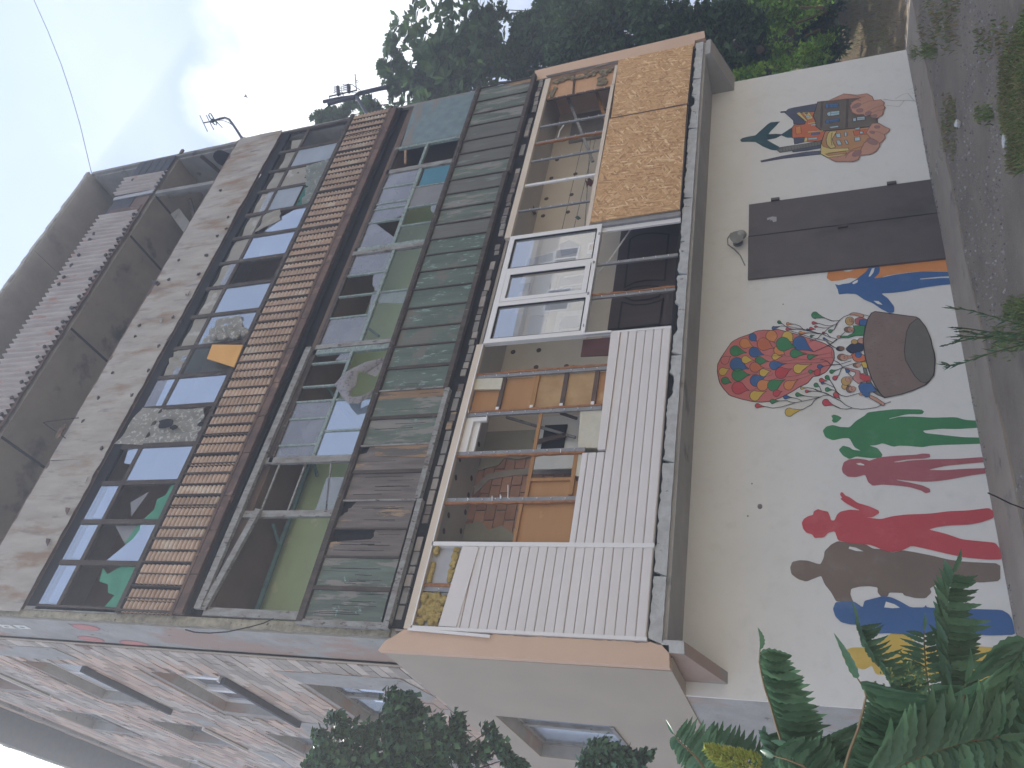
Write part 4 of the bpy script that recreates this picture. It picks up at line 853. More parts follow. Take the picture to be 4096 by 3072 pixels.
# lace in bay 4, blown out at the top
a, b = cx[4]+.03, cx[5]-.02
cloth(b4, [(a,-.02,10.22),(b,-.01,10.4),(b,-.03,11.25),(a,-.02,11.25)], 'lace', 16, 14, .03, 3, name='lace_curtain', ph=1)
cloth(b4, [(a-.02,-.02,11.25),(b,-.02,11.25),(b+.02,-.06,11.62),(a-.04,-.09,11.72)], 'lace', 12, 8, .02, 1.5, name='lace_curtain', ph=3)
tb = MB()
for q, r in (((1000,1045),.11),((1050,1070),.05),((1215,1050),.05)):
    p = on('M1', *q, 1, -.06); tb.flat([(p.x+r*math.cos(t*.5)*random.uniform(.7,1.1), p.z+r*1.6*math.sin(t*.5)*random.uniform(.7,1.1)) for t in range(12)], -.062)
part('tear', tb, 'black_gap', b4)
cloth(b4, [(3.0,-.01,11.32),(3.25,-.03,11.32),(3.26,-.03,11.5),(3.02,-.02,11.34)], 'film_blue', 5, 5, .02, 1, name='film')
# lace bundle in bay 7 with tail hanging out
cloth(b4, [(cx[7]+.05,-.03,10.28),(cx[8]-.1,-.02,10.55),(cx[8]-.08,-.02,11.0),(cx[7]+.05,-.02,11.12)], 'lace', 14, 12, .025, 3, name='lace_curtain', ph=6)
lb = MB(); 
for i in range(9): t = i/8; lb.blob((4.62+.05*math.sin(i*2), -.08, 10.22+.62*t), .085-.03*abs(t-.3), .05, .07, 10, 6, .22)
part('lace_curtain', lb, 'lace', b4, smooth=True)
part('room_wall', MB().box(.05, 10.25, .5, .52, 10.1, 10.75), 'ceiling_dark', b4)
# sheets of the rusty parapet, storey 5
b5 = empty('balcony', (0,0,0), parent=bld); b5['label'] = 'top storey balcony open behind a rust streaked metal parapet'
sx = [-.05, 2.35, 4.81, 7.0, 8.6, 10.37]
for i, (a, b) in enumerate(zip(sx, sx[1:])):
    mb = MB(); n = 24; ph = i*1.3
    def fn(u, v, a=a, b=b, ph=ph):
        x = a + (b-a)*u; z = 11.86 + 1.09*v
        return Vector((x, -.055 - .006*(i % 2) + .014*noise.noise((x*1.6, z*.8, ph)) + (.012*noise.noise((x*6, z*2, 0))), z + (.012*noise.noise((x*4, 7, 0)) if v > .9 else (.02*noise.noise((x*5, 9, 0)) if v < .05 else 0))))
    mb.grid(fn, n, 10); part('metal_sheet', mb, 'rust_sheet', b5, smooth=True)
part('parapet_back', MB().box(0, 10.33, -.03, .01, 11.88, 12.93), 'rust_dark', b5)
bt = MB()
for k, pts in (('M1', [(1200,145),(1128,265),(1043,405),(958,578),(795,875),(615,1195),(840,455),(945,195),(815,520),(680,740),(595,890),(500,1030),(1015,540),(895,725),(1085,435),(1240,30)]),('RF',[(1520,475),(1430,630),(1345,790),(1270,945),(1455,250),(1110,830),(1025,990),(1500,570)])):
    for q in pts:
        p = on(k, *q, 1, -.07); bt.blob(p, .035, .02, .028, 7, 4, .4)
part('bolt', bt, 'bolt_metal', b5)
# torn curls of sheet
for k, x, y in (('B1',405,112),('B1',288,300),('M1',515,1390),('M1',970,430),('M1',1130,265)):
    p = on(k, x, y, 1, -.08); part('torn_flap', MB().prism([(p.x-.06,p.z-.05),(p.x+.05,p.z-.04),(p.x+.06,p.z+.05),(p.x,p.z+.02)], -.10, -.092), 'rust_dark' if k == 'B1' else 'rust_sheet', b5)
fbar(b5, -.02, 10.33, 12.93, 12.99, 'rust_dark', -.05, .0, name='top_rail')
# corrugated boards
ribm = {}
def corr(x0, x1, z0, z1, y, name='corrugated_sheet', m='asbestos'):
    mb = MB(); p_ = .118; n = int((x1-x0)/p_*8)
    def fn(u, v):
        x = x0 + (x1-x0)*u; o = math.cos(x/p_*6.2832)
        return Vector((x, y - .024*o - (v*.03), (z0 + .018*o + .014*noise.noise((x*1.8,0,0))) if v < .5 else (z1 + .018*o)))
    mb.grid(fn, n, 1); mb2 = MB(); nv = len(mb.v)
    mb.v += [(a, b+.008, c) for a, b, c in mb.v]; mb.f += [tuple(nv+i for i in f[::-1]) for f in mb.f]
    part(name, mb, m, b5)
k = 0; x = -.6
while x < 8.4:
    corr(x, min(x+1.13, 8.52), 14.70+random.uniform(-.02,.03), 15.74+random.uniform(-.02,.02), -.04-.012*(k % 2)); x += 1.06; k += 1
corr(9.12, 9.75, 14.62, 15.74, -.06)
part('sheet_edge', MB().box(9.02, 9.12, -.05, -.03, 14.62, 15.72), 'paper', b5)
mb = MB()
part('plank', MB().box(8.5, 9.0, -.01, .02, 14.7, 15.1), 'dark_brown_wall', b5); part('plank', MB().box(8.55, 9.05, -.02, .02, 15.12, 15.7), 'cap_blackish', b5)
part('plank', MB().box(8.53, 8.7, -.03, .0, 14.75, 15.6), 'rust_dark', b5)
for i in range(5): part('plank', MB().box(9.75, 10.3, -.02, .01, 14.68+i*.21, 14.87+i*.21), 'cap_blackish', b5)
part('dark_gap', MB().box(0, 8.5, .0, .03, 14.7, 15.66), 'rust_dark', b5)
cp = MB()
for q in ((655,575),(603,653),(540,748),(502,787),(413,927),(375,985),(283,1130),(217,1225),(147,1342),(98,1397),(405,610),(370,660),(280,787),(217,872),(155,970),(115,1028),(735,448),(728,165)):
    p = on('RF', *q, 1, -.09); cp.blob(p, .042, .03, .036, 8, 5, .1)
for q in ((635,1420),(437,350),(378,432),(343,472),(268,583),(225,645),(165,740),(130,795),(70,890),(10,990),(575,130),(545,172),(430,95),(355,205)):
    if q[1] < 1000: p = on('M1', *q, 1, -.09); cp.blob(p, .042, .03, .036, 8, 5, .1)
part('bolt_cap', cp, 'bolt_metal', b5)
# ragged insulation under the corrugated boards
rg_ = MB()
pts = [(x, 14.66+.05*noise.noise((x*3,0,0))+.02*noise.noise((x*17,0,0))) for x in [i*.06 for i in range(142)]]
rg_.prism(pts + [(8.5,14.74),(0,14.74)], -.02, .0); part('ragged_edge', rg_, 'rust_dark', b5)
# opening interior at the right end
part('beam', MB().bar(on('RF',930,280,1,.0), on('RF',1440,190,1,.0), .10, .08), 'concrete', b5)
part('beam', MB().bar(on('RF',930,310,1,.3), on('RF',1440,215,1,.3), .08, .08), 'ceiling_dark', b5)
part('leaning_board', MB().bar(on('RF',1080,430,1,.5), on('RF',1200,590,1,.5), .22, .04), 'concrete', b5)
part('leaning_board', MB().bar(on('RF',1200,330,1,.6), on('RF',1250,520,1,.6), .08, .04), 'frame_dark', b5)
part('leaning_board', MB().bar(on('T1',1210,940,0,10.2), on('T1',1330,1040,0,10.2), .06, .05), 'frame_dark', b5)
p = on('T1', 1350, 955, 0, 10.25)
dsh = MB(); dsh.blob(p, .05, .22, .25, 16, 6); part('shadow_disc', dsh, 'black_gap', b5)  # black disc for a round shadow, taken for a satellite dish inside
part('spike', MB().bar(on('T1',1090,930,1,0), on('T1',1103,905,1,0), .06, .05), 'rust_dark', b5)
part('clothes_rack', MB().tube([on('M1',260,1040,1,-.3), on('M1',475,1012,1,-.07)], .008, 5).tube([on('M1',260,1040,1,-.3), on('M1',395,1135,1,-.07)], .008, 5), 'wire_black', b5)
p = on('M1', 370, 1095, 1, -.2); part('rag', MB().blob(p, .14, .04, .05, 8, 5, .4), 'rust_dark', b5)
part('bent_bracket', MB().bar(on('RF',895,1003,1,-.05), on('RF',945,1035,1,-.05), .07, .02), 'bolt_metal', b5)
# ---- loose things hanging from the building: top-level
P = lambda x, y, yy=-.08: on('M2', x, y, 1, yy)
mb = MB()
rim = [(825,645,-.03),(700,675,-.1),(640,705,-.14),(570,740,-.16),(510,810,-.16),(550,880,-.16),(590,925,-.14),(650,925,-.12),(720,890,-.08),(775,830,-.03)]
inn = [(815,665,-.03),(760,700,-.06),(700,740,-.08),(655,735,-.12),(645,790,-.12),(640,820,-.12),(610,850,-.14),(605,885,-.14),(680,880,-.10),(770,850,-.03)]
va = [P(*q) for q in rim]; vb = [P(*q) for q in inn]; n = len(rim); vs = []
K = 5
for a, b in zip(va, vb):
    for j in range(K+1):
        p = a.lerp(b, j/K); p.y -= .035*math.sin(j/K*math.pi) + .015*noise.noise((p.x*9, p.z*9, 0)); vs.append(p)
mb.add(vs, [(i*(K+1)+j, i*(K+1)+j+1, (i+1)*(K+1)+j+1, (i+1)*(K+1)+j) for i in range(n-1) for j in range(K)])
mb.add([P(700,675,-.1),P(825,645,-.03),P(812,680,-.03),P(760,765,-.04),P(700,745,-.08),P(672,720,-.09)], [(0,1,2,3,4,5)])
cu = part('hanging_curtain', mb, 'cloth_grey', None, True, label='grey patterned curtain blown out of a broken third storey window', cat='curtain')
c5 = [on('M1', *q, 1, -.12) for q in ((1280,570),(1465,572),(1410,705),(1248,655))]
mb = MB(); vs = c5 + [v+Vector((0,.02,0)) for v in c5]; mb.add(vs, [(0,1,2,3),(7,6,5,4),(0,4,5,1),(1,5,6,2),(2,6,7,3),(3,7,4,0)])
part('cardboard_sheet', mb, 'orange_card', None, label='orange card sheet leaning out under white lace in the fourth storey windows', cat='cardboard')
# ---- lamp over the door
lp_ = on('T3', 1430, 1425, 1, D-.12)
lamp = empty('wall_lamp', (lp_.x, D, lp_.z), 'round grey bulkhead lamp with a loose cable above the steel door', 'lamp')
part('backplate', MB().tube([(lp_.x-.02, D-.03, lp_.z), (lp_.x-.02, D, lp_.z)], .07, 14), 'steel_grey', lamp)
part('reflector', MB().tube([(lp_.x-.02, D-.05, lp_.z+.02), (lp_.x-.06, D-.16, lp_.z-.0)], .045, 14, .095), 'steel_grey', lamp)
part('globe', MB().blob((lp_.x+.02, D-.12, lp_.z-.05), .07, .07, .085, 14, 8), 'lamp_glass', lamp, True)
part('cable', MB().tube([on('T3', x, y, 1, D-.012) for x, y in ((1395,1405),(1372,1440),(1375,1475),(1410,1500),(1450,1540),(1478,1600))], .008, 5), 'steel_grey', lamp)
# ---- aerials
an = empty('tv_antenna', tuple(on('N6',605,695,1,.1)), 'small thin aerial on a bent black arm near the top of the right pier', 'antenna', 'television aerials')
A = lambda x, y, yy=.1: on('N6', x, y, 1, yy)
part('arm', MB().tube([A(605,695), A(560,620), A(510,545), A(480,505), A(440,490), A(400,497), A(340,518)], .028, 7), 'antenna_metal', an)
part('boom', MB().tube([A(345,517), A(250,535)], .014, 5), 'antenna_metal', an)
for a in ((220,468,287,610),(276,466,343,595),(345,500,418,575)): part('element', MB().tube([A(a[0],a[1]), A(a[2],a[3])], .010, 5), 'antenna_metal', an)
part('dipole', MB().tube([A(*q) for q in ((340,520),(310,490),(298,465),(305,450),(318,455),(345,500),(370,540),(368,556),(350,550),(325,520))], .014, 5), 'antenna_metal', an)
part('cable', MB().tube([A(*q) for q in ((370,512),(430,515),(480,535),(515,560),(560,620),(600,662),(640,668))], .008, 5), 'antenna_metal', an)
part('junction_box', MB().blob(A(332,515), .07, .04, .06, 8, 5), 'antenna_metal', an)
a2 = empty('tv_antenna', tuple(A(1710,470,.4)), 'tangled aerial with coiled elements on a leaning mast in front of leaves', 'antenna', 'television aerials')
B_ = lambda x, y: on('N6', x, y, 1, .4)
part('mast', MB().tube([B_(1710,475), B_(1650,370), B_(1605,300)], .04, 7), 'antenna_metal', a2)
part('boom', MB().tube([B_(1885,215), B_(1630,275), B_(1600,300)], .05, 7), 'antenna_metal', a2)
part('boom', MB().tube([B_(1600,300), B_(1450,320), B_(1315,348)], .042, 7), 'antenna_metal', a2); part('boom', MB().tube([B_(1590,310), B_(1460,340), B_(1355,370)], .042, 7), 'antenna_metal', a2)
part('rail', MB().tube([B_(1365,300), B_(1610,245)], .018, 5), 'antenna_metal', a2)
for x, y0, y1 in ((1442,215,285),(1535,200,262)): part('insulator', MB().tube([B_(x-2,y0), B_(x+4,y1)], .04, 8), 'antenna_metal', a2)
for cxx, cyy in ((1440,240),(1520,220)):
    part('coil', MB().tube([B_(cxx+38*math.cos(t*.55), cyy+ (t-22)*1.4 + 9*math.sin(t*.55)) for t in range(45)], .007, 4), 'antenna_metal', a2)
part('coil', MB().tube([B_(1560+110*math.cos(t*.5)*(.6+t/70), 290+26*math.sin(t*.5)) for t in range(26)], .007, 4), 'antenna_metal', a2)
part('whip', MB().tube([B_(1605,245), B_(1593,100)], .012, 4).tube([B_(1612+10*math.cos(t*.6), 166+10*math.sin(t*.6)) for t in range(11)], .008, 4), 'antenna_metal', a2)
for a in ((1365,300,1372,330),(1365,345,1372,372),(1480,262,1490,300),(1625,262,1700,305),(1640,245,1560,190),(1560,190,1500,205)): part('rod', MB().tube([B_(a[0],a[1]), B_(a[2],a[3])], .010, 4), 'antenna_metal', a2)
part('rod', MB().tube([B_(1630,278), B_(1885,236)], .010, 4), 'antenna_metal', a2)
# ---- overhead wire, going up and away from the roof corner
wp = [(553,1045),(525,930),(485,760),(430,570),(370,390),(290,190),(205,0),(120,-180)]
part('overhead_wire', MB().tube([on('T1', x, y, 1, 0-i*.45) for i, (x, y) in enumerate(wp)], .008, 5), 'antenna_metal', None, label='thin dark overhead wire rising from the roof corner into the sky', cat='wire')
part('hanging_wire', MB().tube([on('A5', x, y, 1, -.12) for x, y in ((1640,262),(1720,285),(1850,293),(2010,282),(2120,258),(2212,238),(2330,205),(2420,165))], .008, 4), 'wire_black', None, label='thin black wire sagging across the crumbling left pier', cat='wire')
# ---- bird
bp = at('T1', 1485, 580, 40)
brd = MB().blob(bp, .04, .12, .04, 8, 6); brd.add([bp+Vector((0,.06,0)), bp+Vector((0,-.08,.02)), bp+Vector((.15,-.02,.08)), bp+Vector((-.15,-.04,.05))], [(0,1,2),(1,0,3)]); brd.add([bp+Vector((.0,-.1,0)), bp+Vector((.03,-.18,0)), bp+Vector((-.03,-.18,0))], [(0,1,2)])
part('bird', brd, 'antenna_metal', None, label='tiny dark bird flying high in the sky beside the bright cloud', cat='bird')
# ------------------------------------------------------------------ MURALS (flat paint on the wall)
mu_n = [0]
def paint(par, k, pts, col, lay=0, name='painted_shape', line=0, lcol='p_line', **kw):
    mu_n[0] += 1; y = D - .002 - .0016*lay - .0013*((mu_n[0]*.381966) % 1.0)      # every coat of paint on its own level
    o = part(name, MB().flat(XZ(k, pts, y), y), col, par, **kw)
    if line: part('outline', MB().line(XZ(k, pts, y-.00012), line, y-.00012, True), lcol, o)
    return o
def circ(cx_, cy_, rx, ry=None, n=16): return [(cx_+rx*math.cos(t*2*math.pi/n), cy_+(ry or rx)*math.sin(t*2*math.pi/n)) for t in range(n)]
def smoothp(p, it=1):
    for _ in range(it):
        q = []
        for i in range(len(p)):
            a, b = p[i], p[(i+1) % len(p)]; q += [(a[0]*.87+b[0]*.13, a[1]*.87+b[1]*.13), (a[0]*.13+b[0]*.87, a[1]*.13+b[1]*.87)]
        p = q
    return p
mural1 = empty('mural', (0,0,0), parent=bld); mural1['label'] = 'mural of coloured silhouettes of standing people'
def fig(k, pts, col, lay, lab, holes=()):
    f = paint(mural1, k, smoothp(pts), col, lay, 'painted_figure', label=lab)
    for h in holes: part('bare_patch', MB().flat(XZ(k, h, D-.0035-.0016*lay), D-.0035-.0016*lay), 'mural_white', mural1)
fig('M4', [(470,130),(500,118),(545,118),(575,130),(600,130),(640,112),(700,100),(760,95),(830,90),(880,75),(930,68),(1050,55),(1150,45),(1220,38),(1226,130),(1130,128),(1040,130),(950,135),(880,145),(820,155),(780,172),(720,168),(640,172),(600,168),(560,180),(530,185),(490,188),(462,170)], 'p_orange', 0, 'orange painted silhouette beside the steel door')
fig('M4', [(512,205),(535,212),(560,205),(600,200),(650,170),(700,130),(725,95),(760,88),(785,105),(780,140),(745,172),(800,165),(870,150),(950,138),(1040,130),(1226,132),(1226,158),(1150,160),(1025,172),(1025,178),(1160,168),(1228,170),(1228,205),(1150,212),(1060,225),(1000,235),(940,248),(860,258),(790,262),(830,290),(870,340),(870,375),(840,380),(790,355),(740,320),(690,300),(640,265),(580,262),(535,268),(530,240)], 'p_blue', 1, 'blue painted silhouette with arms on the hips', ([(715,160),(735,112),(752,108),(745,135),(725,160)], [(615,200),(635,186),(652,180),(648,196),(625,206)], [(745,306),(775,308),(800,330),(770,326)]))
fig('M4', [(438,1090),(460,1065),(500,1055),(545,1068),(600,1070),(640,1030),(690,1000),(710,980),(780,970),(880,960),(1035,962),(1050,975),(1040,990),(950,990),(840,1016),(842,1020),(900,1005),(1000,1005),(1100,1012),(1240,1008),(1300,1025),(1385,1030),(1383,1072),(1250,1080),(1150,1078),(1040,1090),(1060,1105),(1180,1118),(1290,1130),(1405,1132),(1405,1168),(1290,1172),(1180,1175),(1090,1180),(1040,1190),(960,1182),(900,1180),(865,1187),(800,1165),(760,1178),(720,1180),(770,1195),(800,1235),(790,1255),(720,1255),(640,1245),(600,1262),(560,1240),(535,1205),(560,1180),(600,1190),(620,1205),(670,1212),(630,1190),(600,1135),(560,1135),(500,1148),(455,1130)], 'p_green', 0, 'green painted silhouette with one hand raised')
fig('M4', [(490,1000),(505,993),(525,997),(555,1012),(525,1040),(505,1042),(493,1030),(500,1018)], 'p_green', 0, 'small green painted heart')
fig('M4', [(553,1320),(565,1280),(600,1262),(650,1258),(700,1265),(720,1272),(780,1250),(860,1243),(1000,1235),(1040,1228),(1085,1230),(1088,1250),(1050,1258),(960,1262),(870,1276),(870,1280),(900,1280),(960,1270),(1100,1262),(1250,1260),(1420,1248),(1432,1278),(1300,1290),(1180,1302),(1085,1323),(1085,1327),(1180,1328),(1300,1320),(1435,1315),(1440,1345),(1330,1360),(1200,1385),(1120,1395),(1050,1398),(960,1392),(885,1385),(885,1388),(960,1402),(1040,1420),(1085,1440),(1088,1460),(1060,1468),(1030,1450),(960,1430),(880,1420),(800,1415),(740,1422),(712,1400),(695,1355),(640,1370),(590,1368),(560,1345)], 'p_rose', 1, 'dusky pink painted silhouette with arms hanging', ([(640,1288),(665,1284),(688,1293),(690,1300),(655,1297)],))
fig('B4', [(242,450),(255,415),(300,405),(350,408),(400,425),(425,430),(445,390),(450,350),(490,310),(530,290),(600,300),(700,310),(740,335),(800,340),(860,360),(920,345),(1000,358),(1100,378),(1200,402),(1300,415),(1510,425),(1510,530),(1400,540),(1300,535),(1200,540),(1120,555),(1085,575),(1095,600),(1060,635),(1000,635),(930,618),(920,603),(840,600),(830,625),(790,625),(770,600),(770,570),(720,562),(660,565),(610,578),(605,610),(620,650),(660,690),(600,680),(560,655),(520,655),(490,600),(450,550),(430,500),(400,510),(340,535),(290,520),(250,490)], 'p_brown', 0, 'tall brown painted silhouette with a hand on the hip', ([(600,322),(640,330),(685,352),(640,350),(595,335)],))
fig('B4', [(312,180),(325,155),(350,140),(380,132),(385,110),(410,97),(435,105),(470,112),(480,135),(490,165),(510,165),(525,130),(545,112),(600,100),(665,105),(620,85),(575,60),(545,35),(555,28),(543,10),(548,-5),(560,-3),(575,15),(600,25),(650,60),(720,80),(775,105),(780,120),(740,145),(695,147),(790,158),(860,140),(940,130),(1080,125),(1200,110),(1320,105),(1440,90),(1470,110),(1470,150),(1400,175),(1330,190),(1200,195),(1130,205),(1085,218),(1085,222),(1180,245),(1280,280),(1400,292),(1480,300),(1510,340),(1522,400),(1440,402),(1300,390),(1180,365),(1080,340),(975,318),(920,345),(860,358),(800,345),(760,325),(720,312),(650,308),(580,298),(530,285),(512,230),(470,240),(445,268),(390,272),(375,250),(340,240),(320,215)], 'p_red', 2, 'red painted silhouette with a raised arm and a ponytail')
fig('B4', [(500,700),(515,660),(560,652),(630,655),(680,690),(690,650),(750,635),(800,622),(850,628),(900,650),(970,690),(1050,690),(1060,675),(1068,690),(1200,698),(1350,700),(1520,705),(1560,730),(1580,760),(1590,800),(1600,855),(1450,860),(1300,850),(1180,840),(1080,840),(1000,860),(900,850),(820,845),(760,850),(700,860),(660,845),(650,795),(600,792),(550,780),(515,745)], 'p_blue', 3, 'blue painted silhouette half hidden by sumac leaves', ([(820,655),(870,670),(905,692),(860,695),(810,690)],))
fig('B4', [(556,985),(575,945),(620,932),(690,932),(720,970),(740,1000),(780,890),(850,850),(900,835),(960,870),(1030,920),(1100,930),(1250,935),(1310,920),(1450,930),(1560,935),(1555,1010),(1400,1020),(1280,1030),(1400,1045),(1530,1050),(1520,1130),(1400,1135),(1250,1150),(1100,1120),(960,1110),(860,1100),(760,1095),(735,1040),(690,1065),(640,1055),(590,1040)], 'p_yellow', 0, 'yellow painted silhouette behind the sumac')
# --- hands holding old town houses
mural2 = empty('mural', (0,0,0), parent=bld); mural2['label'] = 'mural of two cupped hands holding a bundle of old houses'
def H(pts, col, lay=0, line=.010, name='painted_shape', **kw): return paint(mural2, 'H', pts, col, lay, name, line, **kw)
H([(400,985),(700,920),(1000,870),(1180,855),(1180,900),(700,955),(410,1003)], 'p_slate', 0)
H([(130,715),(160,690),(240,670),(330,655),(400,590),(490,510),(530,485),(650,475),(600,530),(530,600),(500,640),(590,635),(670,640),(800,555),(825,570),(800,620),(830,650),(800,685),(740,685),(670,655),(600,690),(480,715),(560,760),(650,810),(610,850),(540,845),(430,800),(330,740),(240,738),(150,740)], 'p_teal', 1, 0, 'painted_whale_tail')
H([(480,650),(590,636),(670,642),(600,688),(500,708)], 'p_tealdark', 2, .006)
H([(615,850),(660,810),(1000,760),(1190,720),(1190,790),(900,830),(830,850),(650,878)], 'p_grey', 2)
H([(810,850),(1180,780),(1180,820),(1000,850),(820,872)], 'p_slate', 3)
H([(660,345),(730,340),(760,312),(830,295),(1040,258),(1140,240),(1140,340),(870,375),(980,480),(980,510),(830,510),(825,460),(760,400),(710,355),(660,360)], 'p_slate', 1)
H([(830,690),(970,680),(980,740),(840,770)], 'p_slate', 1)
H([(860,370),(1100,345),(1130,430),(1130,520),(1240,600),(1200,730),(1010,735),(960,740),(980,680),(810,690),(805,560),(830,520),(970,510),(985,470)], 'p_orangered', 2, .010, 'painted_house')
H([(862,368),(905,352),(1010,470),(985,472)], 'p_cream', 3, .005); H([(940,352),(1030,350),(1080,430),(1010,455)], 'p_cream', 3, .005); H([(960,360),(1020,355),(1000,385)], 'p_grey', 4, .004); H([(985,400),(1040,395),(1045,415),(990,425)], 'p_lblue', 4, .004)
H([(1010,605),(1210,590),(1210,600),(1010,622)], 'p_cream', 3, .003); H([(1060,625),(1170,612),(1170,640),(1060,650)], 'p_wblue', 3, .004); H([(1015,690),(1135,680),(1130,708),(1015,714)], 'p_lblue', 3, .004); H([(975,680),(1010,690),(1000,738),(960,740)], 'p_cream', 3, .004); H([(1050,515),(1115,508),(1115,524),(1050,530)], 'p_lblue', 3, .003)
H([(850,545),(920,532),(928,630),(860,640)], 'p_orange', 3, .006); H([(1010,495),(1110,480),(1112,495),(1012,508)], 'p_cream', 3, .003)
H([(1140,220),(1500,180),(1700,160),(1900,300),(1920,500),(1830,520),(1820,540),(1200,600),(1120,540),(1110,470),(1080,400),(1110,330)], 'p_stone', 3, .012, 'painted_house')
H([(1190,210),(1215,212),(1195,560),(1170,560)], 'p_stonedark', 4, .004); H([(1520,180),(1540,180),(1530,550),(1505,552)], 'p_stonedark', 4, .004)
for a in ([(1240,250),(1410,235),(1415,282),(1240,302)], [(1245,460),(1420,430),(1425,470),(1245,498)]): H(a, 'p_wblue', 5, .005); 
for a in ([(1310,345),(1425,335),(1425,385),(1310,402)], [(1650,420),(1755,410),(1755,450),(1650,462)], [(1600,435),(1640,430),(1640,468),(1600,472)], [(1285,545),(1400,530),(1420,545),(1310,562)], [(1625,562),(1690,550),(1685,575),(1630,580)], [(1578,220),(1625,215),(1600,240),(1578,242)]): H(a, 'p_lblue', 5, .005)
H([(1310,345),(1270,358),(1258,380),(1275,402),(1310,403)], 'p_lblue', 5, .005)
for a in ((1285,255,1287,300),(1290,460,1290,495)):
    part('glazing_bar', MB().line(XZ('H', [(a[0],a[1]),(a[2],a[3])], D-.013), .008, D-.013), 'p_line', mural2)
gb = MB()
for a in ((1290,275,1415,262),(1290,480,1420,452),(1315,372,1425,360),(1655,440,1755,430)): gb.line(XZ('H', [(a[0],a[1]),(a[2],a[3])], D-.013), .006, D-.013)
part('glazing_bar', gb, 'p_line', mural2)
H([(1240,600),(1830,545),(1850,650),(1700,850),(1560,860),(1530,920),(1270,945),(1185,900),(1190,740)], 'p_ochre', 2, .012, 'painted_house')
H([(1185,760),(1215,800),(1310,830),(1540,820),(1550,850),(1280,885),(1530,905),(1500,920),(1275,945),(1180,895)], 'p_cream', 3, .006); H([(1240,895),(1500,860),(1520,890),(1280,920)], 'p_ochre', 4, .005)
H([(1270,640),(1300,602),(1390,600),(1330,700),(1345,760),(1375,805),(1310,828),(1262,780),(1250,710)], 'p_cream', 3, .008)
sc_ = MB(); sp = XZ('H', [(1318+8*math.sin(i*2.4)+ (12*((i/26-.5)**2)*4), 618+i*6.6) for i in range(27)], D-.0085)
sc_.line(sp, .006, D-.0085); part('script_lettering', sc_, 'p_line', mural2)
for a in ([(1375,635),(1435,628),(1440,680),(1385,685)],[(1490,615),(1520,612),(1520,660),(1490,668)],[(1380,725),(1425,715),(1460,775),(1400,780)],[(1490,720),(1520,720),(1545,765),(1515,770)],[(1620,685),(1690,675),(1695,720),(1625,730)],[(1685,605),(1730,602),(1730,630),(1690,635)]): H(a, 'p_lblue', 4, .006)
H([(1600,600),(1820,570),(1850,640),(1770,640),(1620,655)], 'p_orangered', 3, .006)
H([(1270,210),(1330,180),(1480,115),(1570,122),(1650,130),(1780,112),(1850,150),(1870,200),(1960,190),(2010,230),(1995,265),(2020,290),(1990,340),(1990,380),(1920,430),(1840,420),(1830,380),(1760,410),(1735,380),(1650,385),(1590,355),(1560,270),(1600,215),(1700,165),(1500,180)], 'p_skin', 6, .012, 'painted_hand', lcol='p_skinline')
H([(1275,945),(1390,930),(1500,915),(1560,860),(1700,850),(1740,760),(1830,690),(1770,620),(1820,540),(1850,500),(1930,495),(2010,540),(2075,570),(2070,600),(2010,640),(2020,690),(1950,760),(1945,800),(1900,860),(1830,900),(1690,915),(1670,970),(1600,995),(1380,995),(1330,975)], 'p_skin', 6, .012, 'painted_hand', lcol='p_skinline')
def ell(cx_, cy_, a, b, ang, n=14): 
    c, s = math.cos(ang), math.sin(ang); return [(cx_+a*math.cos(t*6.283/n)*c - b*math.sin(t*6.283/n)*s, cy_+a*math.cos(t*6.283/n)*s + b*math.sin(t*6.283/n)*c) for t in range(n)]
for e in ((1645,270,65,26,-.4),(1690,330,45,26,-.1),(1800,368,45,24,-.25),(1875,405,42,22,-.25),(1915,545,38,20,.0),(1850,615,35,18,.2),(1850,735,75,38,.35),(1650,890,65,35,-.45)): H(ell(*e), 'p_nail', 7, .006, 'painted_nail', lcol='p_skinline')
hl = MB()
for pts in ([(1700,260),(1800,210),(1870,200)],[(1790,340),(1900,290),(1995,262)],[(1830,370),(1930,330),(2005,320)],[(1830,600),(1930,610),(2010,645)],[(1740,760),(1800,690),(1900,720),(1950,760)],[(1560,860),(1600,830),(1740,790)],[(1390,945),(1440,920)],[(1500,950),(1530,900),(1580,860)],[(1700,200),(1660,200),(1690,160),(1760,150)],[(1540,125),(1620,140),(1700,160)]):
    hl.line(XZ('H', pts, D-.015), .008, D-.015)
part('outline', hl, 'p_skinline', mural2)
br = MB()
for i in range(14):
    x = 680+i*38; y = 812-i*5.6; br.line(XZ('H', [(x,y),(x+8,y+55)], D-.0075), .005, D-.0075)
part('outline', br, 'p_line', mural2)
